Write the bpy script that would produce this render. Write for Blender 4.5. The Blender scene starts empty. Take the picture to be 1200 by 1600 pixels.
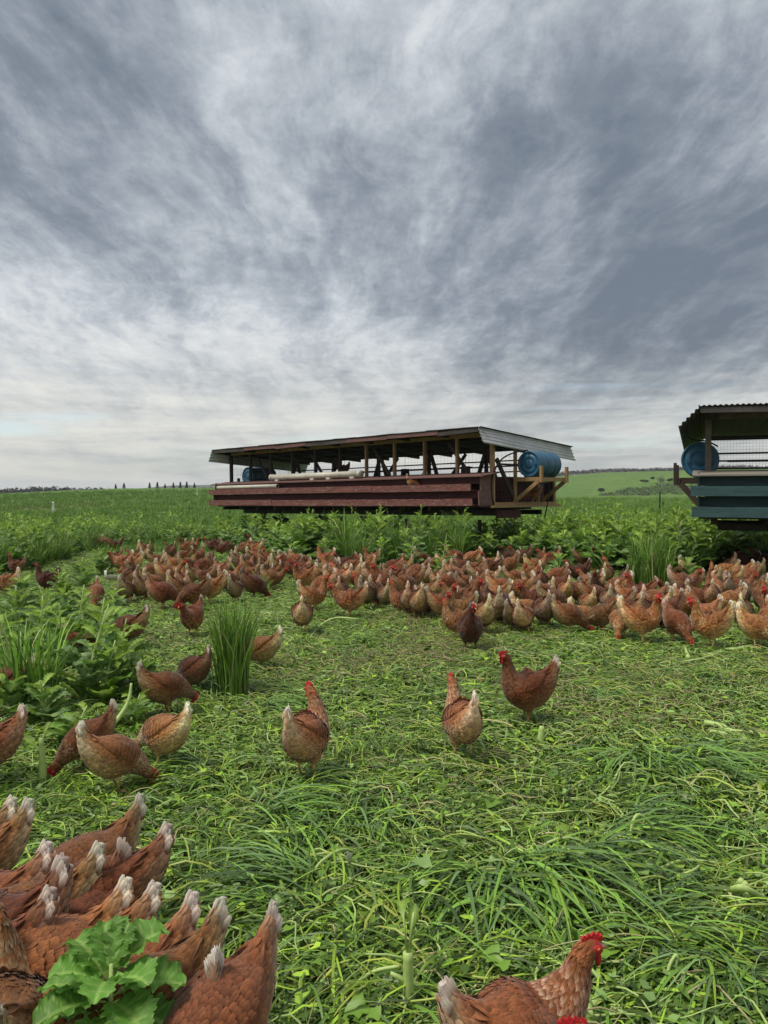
import bpy, math, random
import numpy as np
from mathutils import Vector, Matrix, Euler

# ------------------------------------------------------------------ camera, sky, sun, exposure
scn = bpy.context.scene
R = math.radians
F_PX = 1202.0            # focal length in photo pixels (photo 1200 x 1600)
HORIZON = 772.0
CAM_H = 1.40
cam_d = bpy.data.cameras.new('camera')
cam = bpy.data.objects.new('camera', cam_d)
scn.collection.objects.link(cam)
cam_d.sensor_fit = 'VERTICAL'; cam_d.sensor_height = 36.0
cam_d.lens = 36.0*F_PX/1600.0
cam_d.clip_start = 0.05; cam_d.clip_end = 9000
PITCH = math.atan((800-HORIZON)/F_PX)
cam.location = (0, 0, CAM_H)
cam.rotation_euler = (R(90)-PITCH, 0, 0)
scn.camera = cam
scn.view_settings.view_transform = 'Standard'
scn.view_settings.look = 'None'
scn.view_settings.gamma = 1.0
scn.view_settings.exposure = 0.95
scn.view_settings.use_curve_mapping = False
scn.render.engine = 'CYCLES'
scn.cycles.use_denoising = True
scn.cycles.max_bounces = 6; scn.cycles.diffuse_bounces = 3; scn.cycles.glossy_bounces = 2
scn.cycles.transmission_bounces = 3; scn.cycles.transparent_max_bounces = 6

SUN_EL, SUN_AZ = 60.0, -112.0     # azimuth from +Y (view direction), negative = to the left
world = bpy.data.worlds.new('World'); scn.world = world; world.use_nodes = True
def world_nodes():
    nt = world.node_tree; nt.nodes.clear(); L = nt.links.new
    def nd(t, **k):
        n = nt.nodes.new(t)
        for a, b in k.items(): setattr(n, a, b)
        return n
    def put(s, v):
        if isinstance(v, (int, float)): s.default_value = v
        elif isinstance(v, (tuple, list)): s.default_value = v
        else: L(v, s)
    def m(op, a, b=0.0, c=None, clamp=False):
        n = nd('ShaderNodeMath', operation=op, use_clamp=clamp)
        put(n.inputs[0], a); put(n.inputs[1], b)
        if c is not None: put(n.inputs[2], c)
        return n.outputs[0]
    def ss(x, a, b, lo=0.0, hi=1.0):
        n = nd('ShaderNodeMapRange', interpolation_type='SMOOTHSTEP')
        put(n.inputs[0], x); n.inputs[1].default_value = a; n.inputs[2].default_value = b
        n.inputs[3].default_value = lo; n.inputs[4].default_value = hi
        return n.outputs[0]
    tc = nd('ShaderNodeTexCoord').outputs['Generated']
    sep = nd('ShaderNodeSeparateXYZ'); L(tc, sep.inputs[0]); X, Y, Z = sep.outputs
    zz = m('ADD', m('MAXIMUM', Z, 0.0), 0.16)
    px = m('DIVIDE', X, zz); py = m('DIVIDE', Y, zz)
    # streets of cloud run away from the viewer, turned a little to the left
    a = R(4); 
    qx = m('ADD', m('MULTIPLY', px, math.cos(a)), m('MULTIPLY', py, math.sin(a)))
    qy = m('SUBTRACT', m('MULTIPLY', py, math.cos(a)), m('MULTIPLY', px, math.sin(a)))
    def comb(x, y, z=0.0):
        n = nd('ShaderNodeCombineXYZ'); put(n.inputs[0], x); put(n.inputs[1], y); put(n.inputs[2], z); return n.outputs[0]
    def noise(v, sc, det=6, rough=0.55, dist=0.0, lac=2.0):
        n = nd('ShaderNodeTexNoise'); L(v, n.inputs['Vector']); n.inputs['Scale'].default_value = sc
        n.inputs['Detail'].default_value = det; n.inputs['Roughness'].default_value = rough
        n.inputs['Distortion'].default_value = dist; n.inputs['Lacunarity'].default_value = lac
        return n.outputs[0]
    # warp
    w1 = m('SUBTRACT', noise(comb(qx, qy, 3.1), 1.1, 3), 0.5)
    w2 = m('SUBTRACT', noise(comb(qx, qy, 7.7), 1.1, 3), 0.5)
    ux = m('ADD', qx, m('MULTIPLY', w1, 0.40)); uy = m('ADD', qy, m('MULTIPLY', w2, 0.40))
    big = noise(comb(m('MULTIPLY', ux, 1.3), m('MULTIPLY', uy, 0.6), 1.3), 1.0, 3, 0.5)
    mid = noise(comb(m('MULTIPLY', ux, 3.6), m('MULTIPLY', uy, 1.15), 5.0), 1.0, 13, 0.62, 0.0)
    wisp = noise(comb(m('MULTIPLY', ux, 9.0), m('MULTIPLY', uy, 3.0), 21.0), 1.0, 13, 0.70, 0.0)
    puff = noise(comb(m('MULTIPLY', qx, 10.0), m('MULTIPLY', qy, 8.0), 12.0), 1.0, 13, 0.70, 0.0)
    tone = m('ADD', m('MULTIPLY', m('SUBTRACT', big, 0.5), 0.55), m('MULTIPLY', m('SUBTRACT', ss(mid, 0.36, 0.62), 0.5), 0.24))
    tone = m('ADD', tone, m('MULTIPLY', m('SUBTRACT', ss(wisp, 0.38, 0.64), 0.5), 0.13))
    tone = m('ADD', tone, m('MULTIPLY', m('SUBTRACT', puff, 0.5), 0.50))
    # where thick and thin cloud lie: (photo x, photo y, radius deg, tone)
    spots = SPOTS
    for (sx, sy, rad, t) in spots:
        v = Vector(((sx-600)/F_PX, 1.0, (HORIZON-sy)/F_PX)).normalized()
        n = nd('ShaderNodeVectorMath', operation='DOT_PRODUCT'); L(tc, n.inputs[0]); n.inputs[1].default_value = v
        fall = ss(n.outputs['Value'], math.cos(R(rad)), 1.0)
        tone = m('ADD', tone, m('MULTIPLY', fall, t))
    # low cloud near the horizon in long flat bars, paler
    flat = noise(comb(m('MULTIPLY', X, 3.0), m('MULTIPLY', Y, 3.0), m('MULTIPLY', Z, 30.0)), 1.0, 12, 0.66, 0.2)
    low = ss(Z, 0.02, 0.24, 1.0, 0.0)
    tone = m('ADD', m('MULTIPLY', tone, m('SUBTRACT', 1.0, m('MULTIPLY', low, 0.75))), m('MULTIPLY', low, m('ADD', m('MULTIPLY', m('SUBTRACT', flat, 0.5), 1.3), LOWBIAS)))
    tone = m('ADD', m('ADD', tone, ss(Z, 0.40, 0.95, 0.0, 0.16)), TONE0)
    ramp = nd('ShaderNodeValToRGB'); L(tone, ramp.inputs[0])
    cr = ramp.color_ramp; cr.interpolation = 'B_SPLINE'
    stops = RAMP
    while len(cr.elements) < len(stops): cr.elements.new(0.5)
    for e, (p, c) in zip(cr.elements, stops):
        e.position = p; e.color = (c[0], c[1], c[2], 1)
    sky = nd('ShaderNodeTexSky', sky_type='NISHITA', sun_disc=False)
    sky.sun_elevation = R(SUN_EL); sky.sun_rotation = R(SUN_AZ); sky.air_density = 1.0; sky.dust_density = 1.5
    scale = nd('ShaderNodeVectorMath', operation='SCALE'); L(ramp.outputs[0], scale.inputs[0]); scale.inputs['Scale'].default_value = 10.0
    warm = nd('ShaderNodeMixRGB', blend_type='MULTIPLY'); L(m('MULTIPLY', low, 0.9), warm.inputs[0]); L(scale.outputs[0], warm.inputs[1]); warm.inputs[2].default_value = (1.05, 1.0, .87, 1)
    # a few thin openings to blue low down
    hole = noise(comb(m('MULTIPLY', X, 1.7), m('MULTIPLY', Y, 1.7), m('MULTIPLY', Z, 22.0)), 1.3, 5, 0.5, 0.3)
    hm = m('MULTIPLY', ss(hole, 0.53, 0.66), m('MULTIPLY', ss(Z, 0.015, 0.04), ss(Z, 0.09, 0.17, 1.0, 0.0)))
    hm = m('MULTIPLY', hm, 0.6)
    gap = m('MULTIPLY', m('MULTIPLY', ss(Z, 0.064, 0.073), ss(Z, 0.079, 0.090, 1.0, 0.0)), ss(X, -0.36, -0.44, 0.0, 0.8))
    hm = m('MAXIMUM', hm, gap)
    mix = nd('ShaderNodeMixRGB'); L(hm, mix.inputs[0]); L(warm.outputs[0], mix.inputs[1]); L(sky.outputs[0], mix.inputs[2])
    bg = nd('ShaderNodeBackground'); L(mix.outputs[0], bg.inputs[0]); bg.inputs[1].default_value = 0.10
    out = nd('ShaderNodeOutputWorld'); L(bg.outputs[0], out.inputs[0])
SPOTS = [(60, 230, 15, -0.20), (160, 60, 9, -0.10), (480, 60, 14, 0.06), (640, 70, 9, 0.05), (400, 130, 6, 0.05), (330, 100, 9, -0.05), (520, 140, 8, -0.06), (960, 430, 17, -0.27), (560, 170, 7, -0.10), (720, 200, 6, -0.08), (460, 280, 8, -0.06), (1150, 480, 10, -0.14),
         (1080, 120, 18, -0.02), (150, 470, 14, 0.06), (860, 330, 9, -0.10), (60, 610, 12, 0.20), (380, 560, 10, 0.02), (720, 420, 8, 0.0), (560, 600, 7, 0.05)]
TONE0 = 0.50
LOWBIAS = 0.19
RAMP = [(0.10, (.090, .109, .138)), (0.32, (.150, .173, .204)), (0.50, (.235, .257, .283)), (0.68, (.335, .355, .380)), (0.92, (.46, .465, .46))]
world_nodes()

sun_d = bpy.data.lights.new('sun', 'SUN'); sun = bpy.data.objects.new('sun', sun_d); scn.collection.objects.link(sun)
sun_d.energy = 1.5; sun_d.angle = R(14); sun_d.color = (1.0, 0.955, 0.87)
_sd = Vector((math.sin(R(SUN_AZ))*math.cos(R(SUN_EL)), math.cos(R(SUN_AZ))*math.cos(R(SUN_EL)), math.sin(R(SUN_EL))))
sun.rotation_euler = _sd.to_track_quat('Z', 'Y').to_euler()

# ------------------------------------------------------------------ helpers
rng = np.random.default_rng(7)
rnd = random.Random(11)
COL = scn.collection

def tag(o, label=None, cat=None, group=None, kind=None):
    if label: o['label'] = label
    if cat: o['category'] = cat
    if group: o['group'] = group
    if kind: o['kind'] = kind
    return o

def empty(name, loc=(0, 0, 0), rot=(0, 0, 0)):
    o = bpy.data.objects.new(name, None); COL.objects.link(o)
    o.location = loc; o.rotation_euler = rot; o.empty_display_size = 0.1
    return o

class M:
    """collects vertices, faces and a colour per vertex, and links them as one mesh object"""
    def __init__(s): s.V = []; s.Q = []; s.T = []; s.C = []; s.n = 0
    def add(s, v, quads=None, tris=None, col=(1, 1, 1)):
        v = np.asarray(v, dtype=np.float64).reshape(-1, 3)
        c = np.asarray(col, dtype=np.float64)
        if c.ndim == 1: c = np.tile(c, (len(v), 1))
        s.V.append(v); s.C.append(c.reshape(-1, 3))
        if quads is not None and len(quads): s.Q.append(np.asarray(quads, dtype=np.int64).reshape(-1, 4)+s.n)
        if tris is not None and len(tris): s.T.append(np.asarray(tris, dtype=np.int64).reshape(-1, 3)+s.n)
        s.n += len(v)
    def mesh(s, name, mats, smooth=True):
        me = bpy.data.meshes.new(name)
        V = np.concatenate(s.V); C = np.concatenate(s.C)
        Q = np.concatenate(s.Q) if s.Q else np.zeros((0, 4), int)
        T = np.concatenate(s.T) if s.T else np.zeros((0, 3), int)
        me.vertices.add(len(V)); me.vertices.foreach_set('co', V.ravel())
        nl = Q.size+T.size; me.loops.add(nl)
        me.loops.foreach_set('vertex_index', np.concatenate([Q.ravel(), T.ravel()]).astype(np.int32))
        me.polygons.add(len(Q)+len(T))
        st = np.concatenate([np.arange(len(Q))*4, Q.size+np.arange(len(T))*3]).astype(np.int32)
        me.polygons.foreach_set('loop_start', st)
        me.polygons.foreach_set('use_smooth', np.full(len(Q)+len(T), bool(smooth)))
        me.update(calc_edges=True)
        at = me.color_attributes.new('Col', 'FLOAT_COLOR', 'POINT')
        at.data.foreach_set('color', np.concatenate([C, np.ones((len(C), 1))], 1).ravel())
        for m_ in (mats if isinstance(mats, (list, tuple)) else [mats]): me.materials.append(m_)
        return me
    def build(s, name, mats, parent=None, smooth=True, link=True):
        o = bpy.data.objects.new(name, s.mesh(name, mats, smooth))
        if link: COL.objects.link(o)
        if parent: o.parent = parent
        return o
    # ---- solids
    def box(s, lo, hi, col=(1, 1, 1), skew=None):
        x0, y0, z0 = lo; x1, y1, z1 = hi
        v = np.array([(x0, y0, z0), (x1, y0, z0), (x1, y1, z0), (x0, y1, z0), (x0, y0, z1), (x1, y0, z1), (x1, y1, z1), (x0, y1, z1)], float)
        if skew is not None: v = skew(v)
        s.add(v, quads=[(0, 3, 2, 1), (4, 5, 6, 7), (0, 1, 5, 4), (1, 2, 6, 5), (2, 3, 7, 6), (3, 0, 4, 7)], col=col)
    def beam(s, a, b, w, h, col=(1, 1, 1), up=(0, 0, 1)):
        a = Vector(a); b = Vector(b); d = (b-a).normalized(); up = Vector(up)
        if abs(d.dot(up)) > .98: up = Vector((0, 1, 0))
        sd = d.cross(up).normalized(); u = sd.cross(d).normalized()
        v = []
        for p in (a, b):
            for i, j in ((-1, -1), (1, -1), (1, 1), (-1, 1)): v.append(p+sd*(i*w/2)+u*(j*h/2))
        s.add([tuple(q) for q in v], quads=[(0, 3, 2, 1), (4, 5, 6, 7), (0, 1, 5, 4), (1, 2, 6, 5), (2, 3, 7, 6), (3, 0, 4, 7)], col=col)
    def tube(s, pts, r, col=(1, 1, 1), seg=8, cap=True):
        P = np.array(pts, float); k = len(P)
        r = np.full(k, r) if np.isscalar(r) else np.array(r, float)
        T = np.gradient(P, axis=0); T /= np.linalg.norm(T, axis=1)[:, None]+1e-9
        ref = np.array([0, 0, 1.0]) if abs(T[0][2]) < .9 else np.array([1.0, 0, 0])
        v = []; 
        S = np.cross(T[0], ref); S /= np.linalg.norm(S)
        for i in range(k):
            S = S-T[i]*S.dot(T[i]); S /= np.linalg.norm(S); U = np.cross(S, T[i])
            for j in range(seg):
                a = 2*math.pi*j/seg; v.append(P[i]+r[i]*(math.cos(a)*S+math.sin(a)*U))
        q = [(i*seg+j, i*seg+(j+1) % seg, (i+1)*seg+(j+1) % seg, (i+1)*seg+j) for i in range(k-1) for j in range(seg)]
        t = []
        if cap:
            v.append(P[0]); v.append(P[-1]); c0 = k*seg; c1 = c0+1
            t = [(c0, (j+1) % seg, j) for j in range(seg)]+[(c1, (k-1)*seg+j, (k-1)*seg+(j+1) % seg) for j in range(seg)]
        c = np.asarray(col, float)
        if c.ndim == 2: c = np.concatenate([np.repeat(c, seg, axis=0), c[:1], c[-1:]] if cap else [np.repeat(c, seg, axis=0)])
        s.add(v, quads=q, tris=t, col=c)
    def blob(s, c, r, col=(1, 1, 1), seg=8, rings=5):
        v = [(c[0], c[1], c[2]-r[2])]
        for i in range(1, rings):
            a = math.pi*i/rings-math.pi/2
            for j in range(seg):
                b = 2*math.pi*j/seg; v.append((c[0]+r[0]*math.cos(a)*math.cos(b), c[1]+r[1]*math.cos(a)*math.sin(b), c[2]+r[2]*math.sin(a)))
        v.append((c[0], c[1], c[2]+r[2])); n = len(v)
        q = [(1+(i*seg)+j, 1+i*seg+(j+1) % seg, 1+(i+1)*seg+(j+1) % seg, 1+(i+1)*seg+j) for i in range(rings-2) for j in range(seg)]
        t = [(0, 1+(j+1) % seg, 1+j) for j in range(seg)]+[(n-1, n-1-seg+j, n-1-seg+(j+1) % seg) for j in range(seg)]
        s.add(v, quads=q, tris=t, col=col)
    # ---- batches (vectorised)
    def ribbons(s, P, W, S, col):
        """P (n,k,3) centre lines, W (n,k) widths, S (n,3) or (n,k,3) side vectors, col (n,3) or (n,k,3)"""
        n, k, _ = P.shape
        if S.ndim == 2: S = np.repeat(S[:, None, :], k, 1)
        if col.ndim == 2: col = np.repeat(col[:, None, :], k, 1)
        h = W[:, :, None]*S/2
        v = np.stack([P-h, P+h], 2).reshape(-1, 3)
        c = np.stack([col, col], 2).reshape(-1, 3)
        b = (np.arange(n)*k*2)[:, None]+(np.arange(k-1)*2)[None, :]
        q = np.stack([b, b+1, b+3, b+2], -1).reshape(-1, 4)
        s.add(v, quads=q, col=c)
    def tubes(s, P, r, col, seg=4):
        n, k, _ = P.shape
        T = np.gradient(P, axis=1); T /= np.linalg.norm(T, axis=2, keepdims=True)+1e-9
        Z = np.zeros_like(T); Z[..., 2] = 1; Z[np.abs(T[..., 2]) > .95] = (1, 0, 0)
        S = np.cross(T, Z); S /= np.linalg.norm(S, axis=2, keepdims=True)+1e-9; U = np.cross(S, T)
        a = np.arange(seg)*2*math.pi/seg
        v = P[:, :, None, :]+r[:, :, None, None]*(np.cos(a)[None, None, :, None]*S[:, :, None, :]+np.sin(a)[None, None, :, None]*U[:, :, None, :])
        if col.ndim == 2: col = np.repeat(col[:, None, :], k, 1)
        c = np.repeat(col[:, :, None, :], seg, 2)
        i = (np.arange(n)*k*seg)[:, None, None]+(np.arange(k-1)*seg)[None, :, None]; j = np.arange(seg)[None, None, :]; j2 = (j+1) % seg
        q = np.stack([i+j, i+j2, i+seg+j2, i+seg+j], -1).reshape(-1, 4)
        s.add(v.reshape(-1, 3), quads=q, col=c.reshape(-1, 3))

def sstep(a, b, x):
    t = np.clip((np.asarray(x, float)-a)/(b-a), 0, 1); return t*t*(3-2*t)
def lin(*p):
    xs = [q[0] for q in p]; ys = [q[1] for q in p]
    return lambda x: np.interp(x, xs, ys)

# ------------------------------------------------------------------ materials
def mat(name, col=(.5, .5, .5), rough=.7, vcol=False, noise=None, bump=None, metal=0.0, transl=0.0, objcol=False, spec=0.4, sheen=0.0, coord='Object', wear=None):
    m = bpy.data.materials.new(name); m.use_nodes = True; nt = m.node_tree; L = nt.links.new
    b = nt.nodes['Principled BSDF']; b.inputs['Roughness'].default_value = rough; b.inputs['Metallic'].default_value = metal
    b.inputs['Specular IOR Level'].default_value = spec
    if sheen: b.inputs['Sheen Weight'].default_value = sheen
    tcn = nt.nodes.new('ShaderNodeTexCoord'); co = tcn.outputs[coord]
    if vcol:
        at = nt.nodes.new('ShaderNodeAttribute'); at.attribute_name = 'Col'; c = at.outputs['Color']
    else:
        r = nt.nodes.new('ShaderNodeRGB'); r.outputs[0].default_value = (*col, 1); c = r.outputs[0]
    def mul(c, other):
        x = nt.nodes.new('ShaderNodeMixRGB'); x.blend_type = 'MULTIPLY'; x.inputs[0].default_value = 1; L(c, x.inputs[1])
        if isinstance(other, tuple): x.inputs[2].default_value = other
        else: L(other, x.inputs[2])
        return x.outputs[0]
    if objcol:
        oi = nt.nodes.new('ShaderNodeObjectInfo'); c = mul(c, oi.outputs['Color'])
    if noise:
        for (sc, lo, hi, stretch) in noise:
            mp = nt.nodes.new('ShaderNodeMapping'); mp.inputs['Scale'].default_value = stretch; L(co, mp.inputs[0])
            n = nt.nodes.new('ShaderNodeTexNoise'); n.inputs['Scale'].default_value = sc; n.inputs['Detail'].default_value = 6; n.inputs['Roughness'].default_value = .65; L(mp.outputs[0], n.inputs[0])
            mr = nt.nodes.new('ShaderNodeMapRange'); mr.inputs[1].default_value = .3; mr.inputs[2].default_value = .7; mr.inputs[3].default_value = lo; mr.inputs[4].default_value = hi; L(n.outputs[0], mr.inputs[0])
            cb = nt.nodes.new('ShaderNodeCombineColor'); [L(mr.outputs[0], cb.inputs[i]) for i in range(3)]
            c = mul(c, cb.outputs[0])
    if wear:   # (scale, threshold, colour, stretch): scuffs or rust with a shape of their own
        for (sc, th, wc, stretch) in wear:
            mp = nt.nodes.new('ShaderNodeMapping'); mp.inputs['Scale'].default_value = stretch; L(co, mp.inputs[0])
            n = nt.nodes.new('ShaderNodeTexNoise'); n.inputs['Scale'].default_value = sc; n.inputs['Detail'].default_value = 8; n.inputs['Roughness'].default_value = .7; L(mp.outputs[0], n.inputs[0])
            mr = nt.nodes.new('ShaderNodeMapRange'); mr.inputs[1].default_value = th; mr.inputs[2].default_value = th+.07; L(n.outputs[0], mr.inputs[0])
            x = nt.nodes.new('ShaderNodeMixRGB'); L(mr.outputs[0], x.inputs[0]); L(c, x.inputs[1]); x.inputs[2].default_value = (*wc, 1); c = x.outputs[0]
    L(c, b.inputs['Base Color'])
    if bump:
        n = nt.nodes.new('ShaderNodeTexNoise'); n.inputs['Scale'].default_value = bump[0]; n.inputs['Detail'].default_value = 5; L(co, n.inputs[0])
        bp = nt.nodes.new('ShaderNodeBump'); bp.inputs['Strength'].default_value = bump[1]; bp.inputs['Distance'].default_value = bump[2]; L(n.outputs[0], bp.inputs['Height']); L(bp.outputs[0], b.inputs['Normal'])
    if transl:
        t = nt.nodes.new('ShaderNodeBsdfTranslucent'); L(c, t.inputs[0]); mx = nt.nodes.new('ShaderNodeMixShader'); mx.inputs[0].default_value = transl
        out = nt.nodes['Material Output']; L(b.outputs[0], mx.inputs[1]); L(t.outputs[0], mx.inputs[2]); L(mx.outputs[0], out.inputs[0])
    return m

ONE = (1, 1, 1)
m_leaf = mat('leaf_green', rough=.55, vcol=True, transl=.38, spec=.35, noise=[(14, .70, 1.3, ONE)])
m_grass = mat('grass_blade', rough=.45, vcol=True, transl=.14, spec=.4)
m_stem = mat('pale_stem', rough=.45, vcol=True, transl=.12, spec=.4, noise=[(30, .8, 1.15, ONE)])
m_tail = mat('tail_feather', rough=.65, vcol=True, objcol=True, spec=.2, transl=.35)
m_feather = mat('feather', rough=.70, vcol=True, objcol=True, spec=.18, sheen=.25, transl=.18, noise=[(70, .78, 1.22, ONE), (300, .85, 1.15, ONE)])
m_skin = mat('red_skin', rough=.5, vcol=True, spec=.4, noise=[(90, .7, 1.2, ONE)], bump=(220, .5, .004))
m_leg = mat('leg_skin', rough=.6, vcol=True, objcol=False, noise=[(120, .75, 1.15, ONE)])
m_eye = mat('eye', rough=.12, vcol=True, spec=.6)
m_beak = mat('beak_horn', (.42, .27, .13), .4, noise=[(80, .7, 1.1, ONE)])
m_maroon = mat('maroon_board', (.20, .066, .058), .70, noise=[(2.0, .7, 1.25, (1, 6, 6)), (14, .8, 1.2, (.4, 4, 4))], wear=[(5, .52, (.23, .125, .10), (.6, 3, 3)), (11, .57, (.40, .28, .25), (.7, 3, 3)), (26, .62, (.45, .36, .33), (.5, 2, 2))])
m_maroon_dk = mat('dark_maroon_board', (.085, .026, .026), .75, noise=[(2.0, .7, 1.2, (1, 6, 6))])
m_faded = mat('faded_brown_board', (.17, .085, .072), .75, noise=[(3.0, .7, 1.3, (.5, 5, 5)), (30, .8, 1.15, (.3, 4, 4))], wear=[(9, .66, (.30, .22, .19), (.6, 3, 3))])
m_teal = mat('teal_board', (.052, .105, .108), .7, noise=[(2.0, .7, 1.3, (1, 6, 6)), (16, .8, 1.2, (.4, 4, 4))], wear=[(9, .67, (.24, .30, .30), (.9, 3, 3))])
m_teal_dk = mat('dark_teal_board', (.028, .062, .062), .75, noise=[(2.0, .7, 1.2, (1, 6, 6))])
m_greyboard = mat('grey_weathered_board', (.27, .24, .19), .8, noise=[(3.0, .65, 1.25, (.5, 5, 5)), (30, .8, 1.15, (.3, 4, 4))])
m_pine = mat('bare_pine', (.36, .215, .095), .65, noise=[(4.0, .7, 1.25, (4, 4, .6)), (40, .8, 1.1, (3, 3, .3))])
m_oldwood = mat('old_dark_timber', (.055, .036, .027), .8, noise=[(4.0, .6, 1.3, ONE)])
m_greywood = mat('old_grey_timber', (.16, .13, .10), .8, noise=[(5.0, .6, 1.3, ONE)])
m_steel = mat('dark_steel', (.035, .03, .028), .6, metal=.5, noise=[(6, .6, 1.4, ONE)])
m_tin = mat('corrugated_tin', (.50, .50, .49), .50, metal=.25, noise=[(1.6, .75, 1.15, ONE), (12, .85, 1.1, ONE)], wear=[(3.2, .70, (.20, .12, .08), (1, 1, 1))])
m_tin_old = mat('dark_old_tin', (.085, .07, .065), .65, metal=.35, noise=[(2, .6, 1.4, ONE)], wear=[(4, .62, (.10, .05, .035), ONE)])
m_barrel = mat('blue_plastic', (.022, .10, .175), .45, noise=[(3, .82, 1.15, ONE), (30, .9, 1.08, ONE)], wear=[(20, .70, (.08, .17, .25), (1, 1, .3))], spec=.5)
m_pvc = mat('white_pipe', (.62, .58, .48), .45, noise=[(3, .75, 1.08, ONE)], wear=[(8, .68, (.30, .24, .16), ONE)])
m_bore_shade = mat('pipe_inside_shade', (.03, .028, .025), .9)
m_rubber = mat('tyre_rubber', (.018, .017, .016), .85, noise=[(12, .7, 1.5, ONE)])
m_hose = mat('black_hose', (.012, .012, .012), .5)
m_wire = mat('wire_netting', (.12, .12, .115), .5, metal=.7)
m_bark = mat('bark', (.07, .052, .038), .9, noise=[(10, .6, 1.4, ONE)])
m_needle = mat('dark_needles', rough=.8, vcol=True)
m_twig = mat('bare_twigs', rough=.9, vcol=True)
m_white = mat('white_paint', (.7, .7, .68), .5, noise=[(10, .8, 1.05, ONE)])

# ------------------------------------------------------------------ ground
prof_left = lin((-.75, .8), (-.5, 1.5), (-.35, 2.6), (-.2, 2.9), (-.05, 2.5), (.12, 1.2), (.22, .8), (.8, .8))
prof_hill = lin((.02, 0), (.10, 6.0), (.16, 9.0), (.23, 11.5), (.27, 12.6), (.33, 14.0), (.40, 15.0), (.6, 15.6), (1.1, 14), (1.8, 8), (3, 0))
prof_spur = lin((.22, 0), (.27, 1.2), (.31, 4.2), (.36, 7.5), (.42, 9.5), (.6, 10.5), (1.2, 8), (2.2, 0))
prof_far = lin((-2, 10), (-.8, 13), (-.5, 6), (-.40, 9), (-.33, 12), (-.27, 17), (-.2, 19), (-.1, 16), (0, 10), (.2, 6), (1, 12), (3, 10))
def H(x, y):
    x = np.asarray(x, float); y = np.asarray(y, float)
    d = np.hypot(x, y); az = np.where(y > .02*d, x/np.maximum(y, 1e-3), np.sign(x)*50.0)
    az = np.clip(az, -50, 50); front = y > 0
    near = .018*np.sin(1.7*x+.4)*np.sin(1.3*y+1.1)+.012*np.sin(3.9*x+2.2*y)+.010*np.sin(5.1*y-2.7*x+1)
    z = near*sstep(60, 20, -d+80)*1.0
    roll = .10*np.sin(.35*x+.8)*np.sin(.27*y+.3)*sstep(18, 40, d)
    z = z+roll
    A = prof_left(az); z = z+A*sstep(25, 190, d)
    z = z-(A+6)*sstep(215, 420, d)*sstep(.22, .02, az)
    hill = np.maximum(prof_hill(az)*sstep(250, 490, d)+.45*np.sin(az*34+d*.01)*sstep(260, 400, d), prof_spur(az)*sstep(225, 330, d)+.25*np.sin(az*50)*sstep(240, 300, d))
    hill = hill*np.where(d > 520, sstep(1100, 520, d), 1)
    z = z+np.where(front, hill, 0)
    z = z+prof_far(az)*sstep(900, 1500, d)+np.where(d > 900, 1.5*np.sin(az*23)+.8*np.sin(az*61), 0)*sstep(900, 1500, d)+6*sstep(900, 1400, d)*sstep(.22, .02, az)
    return z
def h1(x, y): return float(H(x, y))

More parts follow.
